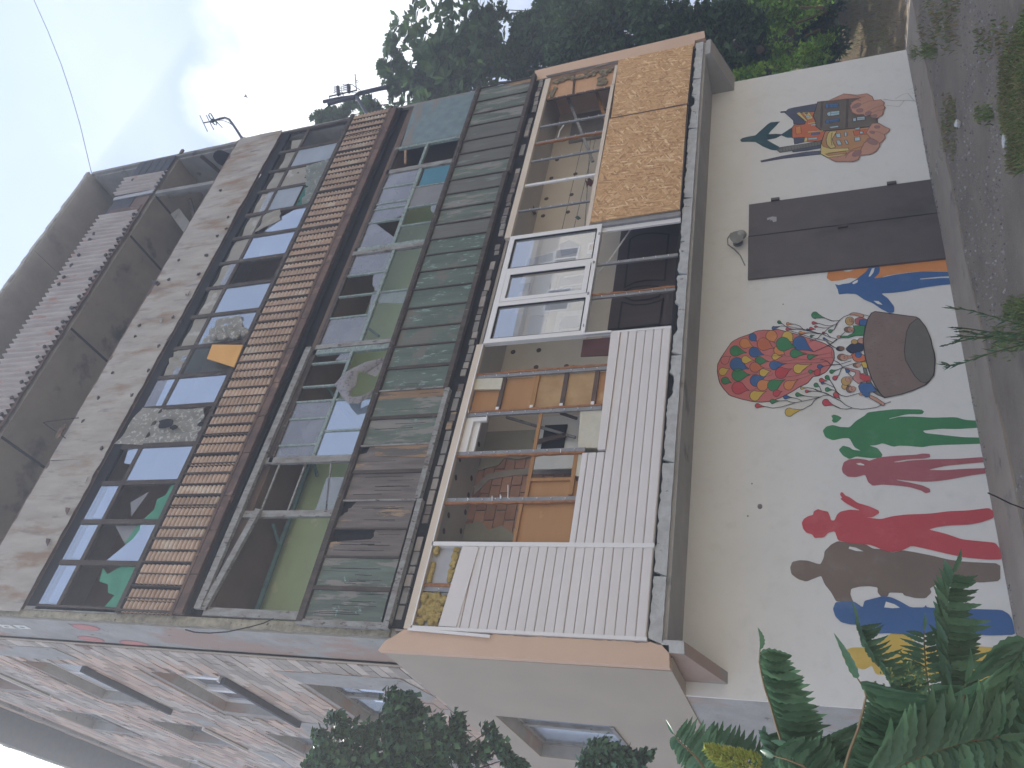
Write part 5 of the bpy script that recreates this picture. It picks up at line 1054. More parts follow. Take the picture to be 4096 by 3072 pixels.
# --- balloon of balloons with a basket
mural3 = empty('mural', (0,0,0), parent=bld); mural3['label'] = 'mural of children in a basket under a balloon made of small balloons'
bo = [(100,930),(105,820),(150,730),(210,640),(300,510),(410,450),(560,400),(640,360),(750,345),(850,350),(930,335),(1030,360),(1180,400),(1430,480),(1560,520),(1690,590),(1715,650),(1720,740),(1680,830),(1600,930),(1500,980),(1420,990),(1350,1080),(1240,1130),(1130,1200),(1000,1270),(850,1330),(700,1345),(590,1335),(430,1300),(270,1250),(180,1150),(130,1070)]
paint(mural3, 'BL', smoothp(bo), 'p_coral', 0, 'painted_balloon', .010)
def tear(cx_, cy_, tx, ty, r, col, lay=2, ln=.006):
    r *= 1.13
    d = math.hypot(tx-cx_, ty-cy_); a0 = math.atan2(ty-cy_, tx-cx_); pts = []
    n = 18
    for i in range(n+1):
        a = .75 + (2*math.pi-1.5)*i/n; pts.append((cx_+r*math.cos(a0+a), cy_+r*math.sin(a0+a)))
    q0 = pts[-1]; q1 = pts[0]; tip = (tx, ty)
    def mid(q): return (cx_+(tip[0]-cx_)*.62+(q[0]-cx_)*.30-(tip[0]-cx_)*.04, cy_+(tip[1]-cy_)*.62+(q[1]-cy_)*.30-(tip[1]-cy_)*.04)
    pts = pts + [mid(q0), tip, mid(q1)]
    paint(mural3, 'BL', pts, col, lay, 'painted_balloon', ln)
for a in ((850,430,895,515,70,'orange'),(1070,440,1150,505,68,'yellow'),(590,445,645,505,46,'blue'),(480,530,605,582,62,'orange'),(740,540,890,600,78,'orangered'),(1010,540,1195,590,86,'green'),(1240,530,1430,645,86,'blue'),(350,635,510,660,66,'green'),(610,650,750,690,63,'blue'),(950,625,1040,690,60,'orange'),(900,715,1000,710,40,'yellow'),(1170,670,1350,675,55,'green'),(1380,715,1495,692,32,'green'),(205,765,290,708,50,'coral'),(370,820,540,885,84,'blue'),(490,755,610,765,48,'yellow'),(680,770,820,780,52,'green'),(620,860,750,870,62,'orangered'),(885,832,1060,808,56,'blue'),(980,940,1130,880,70,'red'),(1215,880,1410,815,58,'yellow'),(175,920,275,880,48,'yellow'),(390,965,560,965,78,'green'),(735,935,845,912,48,'yellow'),(635,1045,772,985,72,'blue'),(210,1045,300,1075,46,'green'),(390,1145,545,1180,78,'red'),(725,1110,860,1040,68,'orange'),(875,1110,1040,1030,70,'green'),(1085,1110,1220,1025,58,'orange'),(620,1255,780,1190,62,'yellow'),(915,1220,1000,1190,40,'red'),(1515,850,1580,845,28,'blue'),(1385,920,1450,912,22,'green'),(1480,935,1530,890,38,'red'),
 (1450,140,1605,185,42,'green'),(955,236,1005,262,20,'green'),(1075,260,1170,265,18,'orange'),(1430,248,1510,255,20,'red'),(880,318,985,290,22,'blue'),(1070,335,1190,335,20,'red'),(1458,298,1505,305,13,'red'),(1395,325,1460,335,19,'red'),(1348,342,1400,340,14,'blue'),(1250,388,1380,385,22,'orange'),(1660,362,1715,340,22,'green'),(1565,385,1615,395,13,'red'),(1400,427,1450,415,14,'green'),(1575,463,1640,490,13,'blue'),(1680,920,1760,895,24,'green'),(1725,1010,1790,965,27,'red'),(1618,1000,1668,1050,26,'green'),(1540,1040,1620,1050,27,'red'),(1555,1078,1610,1090,17,'blue'),(1465,1105,1515,1130,26,'green'),(1620,1168,1705,1175,26,'green'),(1268,1148,1340,1145,16,'yellow'),(1335,1193,1420,1190,18,'red'),(1210,1238,1320,1258,26,'green'),(1740,1240,1797,1300,33,'red'),(1045,1270,1140,1280,27,'blue'),(865,1332,970,1325,29,'green'),(655,1392,770,1405,29,'red'),(1095,1482,1290,1440,52,'yellow'),(1600,1348,1720,1390,42,'red')):
    tear(*a[:5], 'p_'+a[5])
for k, pts in (('BL', [(1605,190),(1680,218),(1750,220),(1790,212)]),('BL',[(1510,255),(1590,280),(1660,290),(1740,265),(1795,210)]),('BL',[(1505,305),(1560,318),(1640,315),(1700,290)]),('BL',[(1715,340),(1740,290),(1760,250)]),('BL',[(985,290),(1100,300),(1270,330),(1370,350),(1480,385),(1550,400),(1640,320)]),('BL',[(1170,265),(1240,290),(1300,345),(1400,370),(1470,385),(1540,400)]),('BL',[(1005,262),(1050,300),(1110,330)]),('BL',[(1190,335),(1260,340),(1320,352)]),('BL',[(1380,385),(1450,390),(1530,400)]),('BL',[(1540,405),(1490,460),(1400,500),(1380,490)]),('BL',[(1615,395),(1640,425),(1665,440)]),('BL',[(1550,400),(1640,440),(1760,470),(1700,520),(1640,555),(1540,600),(1440,645)]),('BL',[(1640,490),(1700,520)]),('BL',[(1120,360),(1250,400),(1400,450),(1600,495),(1650,550),(1740,595)]),
  ('BL',[(770,1405),(870,1425),(1000,1405),(1100,1375),(1180,1350),(1275,1330),(1400,1305),(1500,1280),(1570,1250),(1640,1245)]),('BL',[(970,1325),(1060,1320),(1110,1340),(1180,1350)]),('BL',[(1140,1280),(1220,1300),(1275,1330)]),('BL',[(1320,1258),(1430,1272),(1520,1270)]),('BL',[(1290,1440),(1340,1410),(1400,1380),(1440,1320),(1500,1275)]),('BL',[(1340,1140),(1430,1155),(1495,1195),(1600,1215),(1700,1270),(1797,1320)]),('BL',[(1420,1190),(1495,1195)]),('BL',[(1515,1130),(1540,1195)]),('BL',[(1610,1090),(1720,1140)]),('BL',[(1665,1050),(1710,1120),(1740,1190),(1797,1240)]),('BL',[(1705,1175),(1760,1215)]),('BL',[(1720,1390),(1797,1425)]),('BL',[(1525,760),(1560,755),(1620,775),(1670,825),(1797,820)]),('BL',[(1580,845),(1680,826)]),('BL',[(1720,770),(1760,785),(1797,815)]),('BL',[(1760,895),(1797,880)]),
  ('BK',[(160,260),(250,290),(330,285),(400,230),(480,200)]),('BK',[(265,410),(300,330),(340,280)]),('BK',[(690,205),(760,228)]),('BK',[(410,445),(350,500)]),('BK',[(300,540),(240,590),(170,640)]),('BK',[(160,555),(230,630),(290,665)]),('BK',[(230,900),(340,890),(500,840)]),('BK',[(265,835),(330,870),(380,925),(400,940)]),('BK',[(305,970),(400,920),(560,870)]),('BK',[(330,1035),(360,960),(385,935)]),('BK',[(450,1005),(480,1035),(515,1060)]),('BK',[(215,1120),(260,1190),(300,1270),(360,1320),(440,1335),(530,1310),(610,1290)]),('BK',[(345,1385),(420,1450),(520,1495),(640,1510),(760,1500),(860,1480),(940,1440),(1045,1408)]),('BK',[(270,1465),(350,1500),(440,1508),(520,1492)]),('BK',[(0,1230),(90,1270),(190,1310),(330,1385)])):
    part('painted_string', MB().line(XZ(k, pts, D-.0085), .008, D-.0085), 'p_line', mural3, kind='stuff')
ln = MB()
for k, pts in (('BL',[(290,1010),(320,1060),(360,1070)]),('BL',[(560,965),(640,950),(660,930)]),('BL',[(545,1180),(600,1175),(650,1145)]),('BL',[(780,985),(850,970),(870,940)]),('BL',[(750,870),(820,880)]),('BL',[(610,765),(640,760)]),('BL',[(820,780),(1000,775),(1100,770),(1200,745),(1400,760),(1500,735),(1690,725)]),('BL',[(1060,808),(1200,800),(1350,790),(1450,800),(1620,775)]),('BL',[(750,690),(830,705),(1000,700),(1120,712)]),('BL',[(1350,675),(1500,690),(1680,660)]),('BL',[(860,1040),(920,1010),(1080,990),(1200,975),(1370,930)]),('BL',[(1220,1025),(1320,990),(1440,940)]),('BL',[(1690,590),(1675,650),(1690,730),(1715,740)]),('BL',[(770,470),(870,510),(930,550)])):
    ln.line(XZ(k, pts, D-.0085), .007, D-.0085)
part('outline', ln, 'p_skinline', mural3)
def K(pts, col, lay=4, line=.006, name='painted_child', **kw): return paint(mural3, 'BK', pts, col, lay, name, line, lcol='p_line', **kw)
K([(665,940),(710,950),(740,1080),(800,1180),(900,1290),(960,1350),(860,1310),(780,1260),(700,1120)], 'p_grey', 1, .008, 'painted_basket')
K([(830,158),(1400,235),(1440,260),(1520,360),(1560,440),(1600,540),(1620,640),(1650,740),(1660,840),(1650,980),(1640,1040),(1580,1120),(1530,1170),(1350,1250),(1200,1300),(960,1350),(900,1290),(830,1180),(780,1080),(740,960),(700,820),(680,700),(665,560),(690,400),(730,260),(780,180)], 'p_basket', 5, .012, 'painted_basket')
K([(1310,340),(1400,262),(1440,262),(1520,362),(1560,442),(1600,542),(1618,640),(1648,740),(1655,840),(1645,980),(1636,1038),(1578,1118),(1530,1148),(1460,1130),(1380,1050),(1320,950),(1250,830),(1235,700),(1250,560),(1270,430)], 'p_basketin', 6, .008, 'painted_basket')
for j in range(26):
    pass
ws = MB()
for j in range(70):
    x = random.uniform(720, 1280); y = random.uniform(260, 1240)
    if x < 700+max(0,(y-800))*.45+20: continue
    if x > 1230 + (1200-y)*.02 and y < 1000: continue
    ws.line(XZ('BK', [(x,y),(x+random.uniform(10,40),y-random.uniform(0,8))], D-.013), .004, D-.013)
part('outline', ws, 'p_stonedark', mural3)
K(smoothp([(480,190),(520,172),(600,180),(685,205),(660,245),(600,225),(540,205),(490,210)]), 'p_skin'); K([(555,260),(620,235),(670,250),(730,275),(710,350),(620,350),(560,330)], 'p_rose', 3); K([(620,270),(735,275),(715,355),(610,345)], 'p_blue'); K(circ(480,290,62,58), 'p_hair', 4); K(circ(510,280,34,30), 'p_skin', 5, .003)
K([(525,355),(690,352),(675,490),(560,492),(460,522),(350,522),(350,498),(450,495),(520,460),(550,420)], 'p_green', 3); K(circ(465,408,65,40), 'p_hairbrown', 3); K(circ(495,410,45,36), 'p_skin', 4, .003); K(circ(328,510,26,20), 'p_skin', 4)
K(smoothp([(425,670),(500,600),(600,590),(665,610),(665,705),(500,740),(440,700)]), 'p_navy', 3); K(circ(345,672,52,32), 'p_line', 3); K(circ(370,670,38,28), 'p_hairbrown', 4, .003)
K(circ(545,578,45,32), 'p_hair', 3); K(circ(635,565,45,42), 'p_skin', 3)
K(smoothp([(490,760),(560,725),(685,760),(700,840),(600,862),(540,840)]), 'p_orangered', 3); K(circ(600,755,46,40), 'p_blue', 4, .004); K(circ(370,790,62,46), 'p_hairbrown', 4); K(circ(400,795,55,42), 'p_skin', 5, .003); K([(440,760),(520,775),(510,800),(440,815)], 'p_skin', 4, .003)
K([(635,860),(715,855),(725,940),(665,935)], 'p_yellow', 3); K(circ(575,900,50,32), 'p_hairbrown', 3); K(circ(600,900,35,28), 'p_skin', 4, .003)
K(smoothp([(400,935),(440,935),(545,960),(622,980),(625,1020),(700,1010),(720,1120),(640,1135),(600,1160),(530,1100),(520,1065),(555,1030),(560,1000),(430,960)]), 'p_pink', 3); K([(620,1020),(750,1045),(775,1110),(690,1125),(620,1080)], 'p_red', 4, .004); K([(415,945),(470,960),(480,995),(430,1005)], 'p_blue', 5, .004)
K(circ(430,1120,68,60), 'p_hair', 3); K(circ(468,1095,48,40), 'p_skin', 4, .003); K(circ(410,1195,42,40), 'p_hair', 3)
K([(600,1190),(640,1145),(780,1150),(850,1262),(750,1275),(755,1330),(700,1342),(640,1290),(610,1230)], 'p_blue', 6); K(circ(478,1232,48,48), 'p_hairbrown', 4); K(circ(515,1228,50,38), 'p_skin', 5, .003); K(circ(630,1300,24,18), 'p_skin', 6, .004)
K(smoothp([(760,1310),(850,1350),(950,1420),(968,1450),(930,1458),(840,1400),(750,1350)]), 'p_skin', 6)
fc = MB()
for x, y in ((505,275),(505,295),(480,400),(500,418),(400,780),(400,805),(465,1080),(480,1105),(500,1215),(505,1240)): fc.line(XZ('BK', [(x,y),(x+10,y)], D-.014), .010, D-.014)
part('outline', fc, 'p_line', mural3)
# ------------------------------------------------------------------ GROUND
def gh(x, y):
    h = G + .012*noise.noise((x*.8, y*.8, 0)) + .006*noise.noise((x*4, y*4, 2))
    s = max(0, min(1, (x-15.5+.25*y)/11))*max(0, min(1, (y+3)/4)); h += 1.2*s*s*(3-2*s)*(1+.25*noise.noise((x*.3, y*.3, 5))) if y > -9 else 0
    s = max(0, min(1, (x-10.5)/1.2))*max(0, min(1, (y-.5)/4.5)); h += .75*s
    return h
gm = MB(); xs = [-14+.22*i for i in range(64)] + [0.1+.16*i for i in range(70)] + [11.4+.5*i for i in range(60)] + [42+6*i for i in range(10)]
xs = sorted(xs); ys = [-24+1.2*i for i in range(12)] + [-9.5+.16*i for i in range(66)] + [1.2+.6*i for i in range(50)] + [32+8*i for i in range(8)]
n = len(xs)
gm.v = [(x, y, gh(x, y)) for y in ys for x in xs]
gm.f = [(j*n+i, j*n+i+1, (j+1)*n+i+1, (j+1)*n+i) for j in range(len(ys)-1) for i in range(n-1)]
part('ground', gm, 'gravel_ground', None, True, kind='structure')
part('far_ground', MB().add([(-900,-900,-.4),(900,-900,-.4),(900,900,-.4),(-900,900,-.4)], [(0,1,2,3)]), 'earth', None, kind='structure')
ap = MB(); e1 = [(x, -.22+.09*noise.noise((x*.8,0,0))+.03*noise.noise((x*5,3,0))) for x in [-.4+.15*i for i in range(72)]]
vs = [(x, y, G+.018+.006*noise.noise((x*3,0,9))) for x, y in e1] + [(x, D+.0, G+.05) for x, y in e1]; m_ = len(e1)
ap.add(vs, [(i, i+1, m_+i+1, m_+i) for i in range(m_-1)]); ap.add([(x, y, G-.05) for x, y in e1] + [(x, y, G+.018+.006*noise.noise((x*3,0,9))) for x, y in e1], [(i, i+1, m_+i+1, m_+i) for i in range(m_-1)])
part('pavement', ap, 'apron_concrete', None, kind='structure')
bk = MB()
def bfn(u, v): x = 10.7+26*u; y = .35+26*v; return Vector((x, y, gh(x, y)+.05+ (.03*noise.noise((x*1.1,y*1.1,0))+.03*noise.noise((x*4,y*4,0)))*min(1,max(0,(y-.6)/1)) - (.06 if (y < .45 or x < 10.8) else 0)))
bk.grid(bfn, 130, 130); part('earth_bank', bk, 'bank', None, True, kind='structure')
# gravel
pb = MB()
def vis_ground():
    while True:
        x = random.uniform(3180, 4180); y = random.uniform(-60, 3100)
        d = ray('S', x, y)
        if d.z < -.02:
            t = (G - C0.z)/d.z
            if t < 26:
                p = C0 + d*t
                if p.y < -.15 or p.x > 10.8: return p, t
for i in range(6200):
    p, t = vis_ground()
    if i > 5000: p = Vector((random.uniform(-.2, 10.5), D-.02-abs(random.gauss(0,.07)), G)); t = 9
    elif noise.noise((p.x*.7, p.y*.7, 0)) < -.1: continue
    r = random.choice((.006,.007,.009,.011,.014))*(1+t*.05); z = gh(p.x, p.y) + (.04 if i > 5000 else 0)
    a = [Vector((math.cos(q)*r*random.uniform(.7,1.2), math.sin(q)*r*random.uniform(.7,1.2), 0)) for q in (0.3,1.6,2.9,4.2,5.4)]
    b = Vector((p.x, p.y, z-.002)); pb.add([b+v for v in a] + [b+Vector((0,0,r*.9))], [(i_, (i_+1) % 5, 5) for i_ in range(5)])
part('gravel', pb, 'pebble', None, kind='stuff')
p = on('G1', 1003, 1165, 2, G); part('stone', MB().blob(p+Vector((0,0,.03)), .05, .04, .035, 8, 5, .2), 'white_stone', None, label='small white stone lying on the gravel near the wall', cat='stone')
p = on('G1', 1470, 1325, 2, G); part('plastic_lid', MB().tube([p+Vector((0,0,.03)), p+Vector((.0,-.0,.05))], .06, 14), 'white_stone', None, label='round pale disc lying at the edge of the grass', cat='disc')
lt = MB()
for x, y in ((780,1530),(785,1580),(775,1610),(790,1640)):
    p = on('G1', x, y, 2, G+.03); lt.blob(p, .05, .03, .02, 6, 4, .4)
part('litter', lt, 'film_cream', None, label='scraps of pale litter at the foot of the wall right of the door', cat='litter')
# grass
gr = MB(); gd = MB()
def tuft(mb, x, y, h, nb, sp=.05):
    z = gh(x, y)
    for _ in range(nb):
        b = Vector((x+random.gauss(0,sp), y+random.gauss(0,sp), z)); l = Vector((random.gauss(0,.35), random.gauss(0,.35), 1))
        hh = h*random.uniform(.5,1.2); w_ = .004+.004*random.random(); s = Vector((random.uniform(-1,1), random.uniform(-1,1), 0)).normalized()*w_
        m1 = b + l*hh*.55; tp = m1 + Vector((l.x*1.6, l.y*1.6, .7))*hh*.45
        mb.add([b-s, b+s, m1+s*.7, m1-s*.7, tp], [(0,1,2,3),(3,2,4)])
def region(k, x0, x1, y0, y1, n, h, mbs, nb=6, sp=.04):
    for _ in range(n):
        p = on(k, random.uniform(x0, x1), random.uniform(y0, y1), 2, G)
        tuft(random.choice(mbs), p.x, p.y, h, nb, sp)
region('G1', 1480, 1720, 480, 1560, 900, .07, [gr, gr, gd]); region('G1', 1400, 1500, 560, 1250, 250, .06, [gr, gd])
region('G1', 1150, 1320, 1040, 1110, 40, .05, [gr]); region('G1', 830, 960, 900, 1500, 130, .05, [gr, gd], 5); region('G1', 560, 780, 430, 530, 45, .11, [gr], 6)
region('G1', 620, 1000, 0, 470, 110, .08, [gr, gd], 5); region('G1', 1150, 1600, 250, 480, 60, .05, [gr, gd])
for _ in range(90): tuft(random.choice([gr, gd]), random.uniform(-.2,10.3), D-.03, .05, 3, .02)
region('G2', 1200, 1420, 560, 740, 60, .07, [gr], 7); region('G2', 1050, 1420, 820, 1120, 60, .06, [gr], 6); region('G1', 1580, 1650, 150, 350, 30, .06, [gr])
for _ in range(900):
    x = random.uniform(11, 34); y = random.uniform(.9, 16); tuft(random.choice([gd, gd, gd, gr]), x, y, .16+.006*x, 6, .15)
for _ in range(900):
    x = random.uniform(10.7, 17); y = random.uniform(.75, 7); tuft(random.choice([gd, gd, gd, gr]), x, y, .16, 7, .12)
for _ in range(300): 
    x = random.uniform(-7, 0); y = random.uniform(-4, 3.5); tuft(random.choice([gr, gd]), x, y, .2, 6, .08)
part('grass', gr, 'grass_green', None, kind='stuff'); part('dry_grass', gd, 'grass_dry', None, kind='stuff')
# the block across the yard, behind the photographer: it is what the glass mirrors and it throws sunlight back
part('yard', MB().box(-60, 90, -40, -9.0, .10, .22), 'bounce_paving', None, kind='structure')  # unseen pale paving, added to bounce sunlight onto the facade
ob = empty('pale_apartment_block', (4, -23, 0), 'pale sunlit apartment block across the yard behind the photographer', 'building')
part('wall', MB().box(-14, 60, -34, -23, -.3, 17), 'cream_block', ob)
wf = mesh(MB().box(0, 1.7, 0, .06, 0, 1.5), 'pvc_white', name='window'); wp_ = [mesh(MB().box(.10+.8*q, .78+.8*q, .062, .066, .12, 1.38), 'glass_dark', name='pane') for q in (0, 1)]
for i in range(22):
    for j in range(6):
        w1 = link('window', wf, ob); w1.location = (-12+i*3.2, -23.03, 1.1+j*2.7)
        for q in (0, 1): o = link('pane', wp_[q], w1); o.matrix_parent_inverse = Matrix.Identity(4)
part('roof', MB().box(-14.5, 60.5, -34.5, -22.5, 17, 17.3), 'concrete', ob)
# ------------------------------------------------------------------ flowering weeds in front of the wall
def weed(label, stems, t, k='G2', leaves=True):
    w_ = None; mbs = MB(); mbl = MB(); base = None
    for pts in stems:
        ps = [at(k, x, y, t + .05*math.sin(i)) for i, (x, y) in enumerate(pts)]
        g_ = ps[-1].copy(); base = Vector((g_.x, g_.y, gh(g_.x, g_.y))); 
        if g_.z > base.z: ps.append(base)
        mbs.tube(ps, .0022, 4)
        for i in range(0, 2):
            d = (ps[0]-ps[1]).normalized()
            for q in range(5): mbl.leaf(ps[0]-d*.02*q, d+Vector((random.uniform(-.25,.25),)*3), Vector((random.uniform(-1,1), -1, 0)), .03, .007)
        for a, b in zip(ps[1:], ps[2:]):
            for q in range(5):
                pp_ = a.lerp(b, random.random()); mbl.leaf(pp_, Vector((random.uniform(-.6,.6), random.uniform(-.6,.6), 1)), Vector((0,-1,.2)), random.uniform(.02,.05), .006)
    r = empty('weed', tuple(base), label, 'weed', 'tall thin weeds in front of the mural wall')
    part('stem', mbs, 'stem_green', r); part('leaves', mbl, 'leaf_sumac_dark', r)
weed('thin tall weed with one seed head, nearest the steel door', [[(495,638),(590,645),(700,655),(870,690),(1020,735),(1250,800),(1420,840)]], 3.2)
weed('tuft of weed with four thin seed heads in front of the basket mural', [[(583,858),(680,862),(860,885),(1020,912),(1190,908),(1420,940)],[(650,903),(760,903),(930,940),(1200,1000)],[(565,962),(700,952),(880,965),(1150,930),(1420,960)],[(500,1055),(600,1025),(750,990),(900,975),(1200,1000),(1420,1020)]], 3.0)
weed('leaning weed with a bent seed head, leftmost of the thin weeds', [[(475,1252),(520,1275),(590,1278),(700,1250),(790,1215),(1000,1145),(1200,1085),(1420,1030)]], 2.9)
r_ = empty('weed', tuple(on('M4',1653,1560,2,G)), 'single bare dark stalk leaning over the pavement before the red figure', 'weed')
part('stem', MB().tube([at('M4', x, y, 3.0) for x, y in ((1435,1465),(1490,1490),(1570,1530),(1653,1560),(1760,1590))], .003, 4), 'wire_black', r_)
# ------------------------------------------------------------------ SUMAC
def frond(par, k, pts, t0, t1, n, sides, m='leaf_sumac', wd=.026, label=None):
    ps = [at(k, x, y, t0+(t1-t0)*i/(len(pts)-1)) for i, (x, y) in enumerate(pts)]
    cum = [0]
    for a, b in zip(ps, ps[1:]): cum.append(cum[-1]+(b-a).length)
    fr_ = part('frond', MB().tube(ps, .004, 5, .0015), 'rachis', par, label=label)
    def pos(u):
        s = u*cum[-1]
        for i in range(len(ps)-1):
            if s <= cum[i+1]+1e-9: 
                f = (s-cum[i])/(cum[i+1]-cum[i]+1e-9); return ps[i].lerp(ps[i+1], f), (ps[i+1]-ps[i]).normalized()
        return ps[-1], (ps[-1]-ps[-2]).normalized()
    s_ = CR[k][2]
    n = int(n*1.35)
    for (dx, dy, lpx, ph) in sides:
        for j in range(n):
            u = (j+ph)/n*.98; p, tg = pos(u)
            prof = .62+.38*math.sin(math.pi*min(1, (u*.8+.2)))
            L = 1.22*lpx*s_/F_PX*(t0+(t1-t0)*u)*prof*random.uniform(.9,1.12)
            dirv = (-UU*(dx+random.uniform(-.05,.05)) - RR*(-(-dy+random.uniform(-.05,.05))) + FW*random.uniform(-.18,.18)).normalized()
            leaflet(fr_, p, dirv, L, wd*.80*(.75+.5*prof)*random.uniform(.85,1.15), m)
    p, tg = pos(1.0); leaflet(fr_, p, tg, sides[0][2]*s_/F_PX*t1*.75, wd*.55, m)
def leaflet(par, p, d, L, wv, m):
    nrm = (-FW + Vector((random.uniform(-.5,.5), random.uniform(-.5,.5), random.uniform(-.2,.6)))).normalized()
    r = d.cross(nrm).normalized(); u = r.cross(d).normalized(); mb = MB(); vs = []; n = 12
    if u.dot(-FW) < 0: u = -u
    cv = random.uniform(.05,.22)
    for i in range(n+1):
        t = i/n; w_ = wv*.5*(math.sin(math.pi*min(1, t**.62))**.85)*(1 if t < .97 else 0) ; w_ *= (1+(.13 if i % 2 else -.10))
        c = p + d*L*t - u*L*cv*t*t + r*L*.06*math.sin(t*2.5)
        vs += [c - r*w_ + u*w_*.5, c, c + r*w_ + u*w_*.5]
    mb.add(vs, [(i*3, i*3+1, i*3+4, i*3+3) for i in range(n)] + [(i*3+1, i*3+2, i*3+5, i*3+4) for i in range(n)])
    part('leaflet', mb, m, par, True)
sg = 'sumac stems growing before the wall'
s1_ = empty('sumac_plant', tuple(on('S', 4090, 2990, 2, G)), 'large sumac with long drooping serrated fronds hiding the yellow figure', 'sumac', sg)
frond(s1_, 'P3', [(1330,1700),(1215,1290),(1170,1150),(1110,930),(1040,730),(1000,560),(975,430),(985,290)], 2.15, 1.9, 17, [(1,.02,520,.3),(1,.10,500,.8)], wd=.030, label='long frond reaching furthest up over the white wall')
frond(s1_, 'B4', [(560,1700),(600,1560),(650,1430),(680,1320),(700,1230),(690,1180),(650,1120)], 1.85, 1.8, 13, [(1,.12,440,.3),(1,.28,400,.7)], wd=.034)
frond(s1_, 'B4', [(1260,1560),(1215,1300),(1190,1100),(1175,900),(1178,720),(1185,600),(1225,480)], 2.4, 2.5, 18, [(1,-.12,230,.4),(-.35,-.9,150,.7),(1,.1,190,.9)], wd=.028)
frond(s1_, 'B4', [(1000,1480),(900,1250),(820,1080),(760,1030),(700,940),(650,780)], 2.5, 2.6, 17, [(.9,-.35,170,.4),(-.5,-.9,60,.8),(1,0,120,.1)], 'leaf_sumac', .018)
frond(s1_, 'B4', [(1120,1420),(1080,1200),(1060,1050),(1050,900),(1050,830)], 2.55, 2.6, 14, [(-.95,-.25,150,.3),(1,-.3,130,.7)], 'leaf_sumac', .018)
frond(s1_, 'B4', [(1400,1640),(1500,1420),(1580,1200),(1620,1020),(1670,830)], 1.8, 1.8, 15, [(-.72,.55,390,.3),(.6,.6,300,.7),(-.25,.9,300,.0)], 'leaf_sumac', .036)
frond(s1_, 'B4', [(700,1700),(900,1640),(1100,1560),(1300,1500),(1500,1470)], 1.7, 1.75, 18, [(.3,-.9,330,.3),(.2,.9,260,.7)], 'leaf_sumac', .032)
frond(s1_, 'B4', [(1250,1700),(1300,1500),(1280,1300),(1300,1150)], 2.2, 2.3, 13, [(.9,.2,330,.3),(-.9,.1,280,.7)], 'leaf_sumac_dark', .030)
frond(s1_, 'B4', [(1500,1700),(1560,1600),(1640,1500),(1700,1350)], 1.8, 1.9, 11, [(-.9,-.3,330,.3),(-.2,-.9,280,.7)], 'leaf_sumac_dark', .034)
frond(s1_, 'B4', [(850,1690),(760,1600),(640,1540),(440,1470)], 2.1, 2.2, 13, [(.8,-.5,230,.3),(.6,.7,230,.7)], 'leaf_sumac', .026)
part('stem', MB().tube([at('B4',1150,1900,2.4), at('B4',1100,1600,2.4), at('B4',1050,1400,2.4), at('B4',1000,1330,2.4)], .012, 7, .006).tube([at('B4',1260,1900,2.2), at('B4',1400,1640,2.0)], .012, 6, .008), 'rachis', s1_)
s2_ = empty('sumac_plant', tuple(on('S', 4090, 3600, 2, G)), 'smaller sumac with an upright yellow-green flower cone', 'sumac', sg)
frond(s2_, 'P3', [(420,1760),(250,1540),(150,1440),(60,1360),(-10,1270)], 2.3, 2.4, 10, [(.5,-.85,320,.3),(-.3,.9,200,.7)], wd=.020)
frond(s2_, 'P3', [(1250,1830),(900,1640),(760,1520),(600,1440),(420,1330),(300,1290)], 2.35, 2.5, 12, [(.42,-.88,260,.3)], 'leaf_sumac_dark', .022)
frond(s2_, 'P3', [(700,1900),(560,1750),(430,1620),(250,1560),(140,1560)], 2.4, 2.4, 10, [(.5,-.8,170,.3),(0,.9,150,.7)], wd=.024)
frond(s2_, 'P3', [(1300,1800),(1180,1560),(1120,1420),(1080,1330),(1050,1260)], 2.1, 2.2, 12, [(.9,-.2,240,.3),(-.8,-.4,120,.7)], wd=.024)
frond(s2_, 'P3', [(1750,1900),(1500,1640),(1300,1560),(1150,1520)], 1.9, 2.0, 12, [(.6,-.7,330,.3),(.7,.5,300,.7)], wd=.032)
frond(s2_, 'P3', [(1900,1700),(1650,1500),(1480,1430),(1330,1400)], 2.0, 2.05, 12, [(.8,-.5,300,.3),(.7,.6,300,.7)], wd=.030)
fl = MB(); a_ = at('P3', 345, 1430, 2.2); b_ = at('P3', 930, 1680, 2.2); ax_ = (b_-a_)
x_ = ax_.cross(FW).normalized(); y_ = ax_.cross(x_).normalized()
for i in range(620):
    t = random.random()**.8; ang = random.uniform(0, 6.283); rr_ = .036*(t**.55)*random.uniform(.75,1.12)
    c = a_ + ax_*t + (x_*math.cos(ang) + y_*math.sin(ang))*rr_
    dd_ = ((c-(a_+ax_*t)).normalized()*.8 - ax_.normalized()*.7).normalized()
    s = .009*random.uniform(.7,1.2); r1 = dd_.cross(ax_).normalized()*s*.5; r2 = dd_.cross(r1).normalized()*s*.5
    fl.add([c-r1, c+r2, c+r1, c-r2, c+dd_*s*1.5], [(0,1,4),(1,2,4),(2,3,4),(3,0,4)])
part('flower_cone', fl, 'flower_yellow', s2_)
part('stem', MB().tube([b_, b_+ax_*.4+Vector((0,0,-.2)), Vector((b_.x-.1, b_.y, G))], .012, 7), 'rachis', s2_)
f3 = MB(); a_ = at('B4', 960, 1100, 2.45)
for i in range(110):
    c = a_ + Vector((random.gauss(0,.03), random.gauss(0,.03), random.gauss(0,.045))); f3.leaf(c, (random.uniform(-1,1), random.uniform(-1,1), random.uniform(-.3,1)), (0,-1,.2), .012, .006)
part('flower_cone', f3, 'flower_olive', s1_, label='small withered flower head')
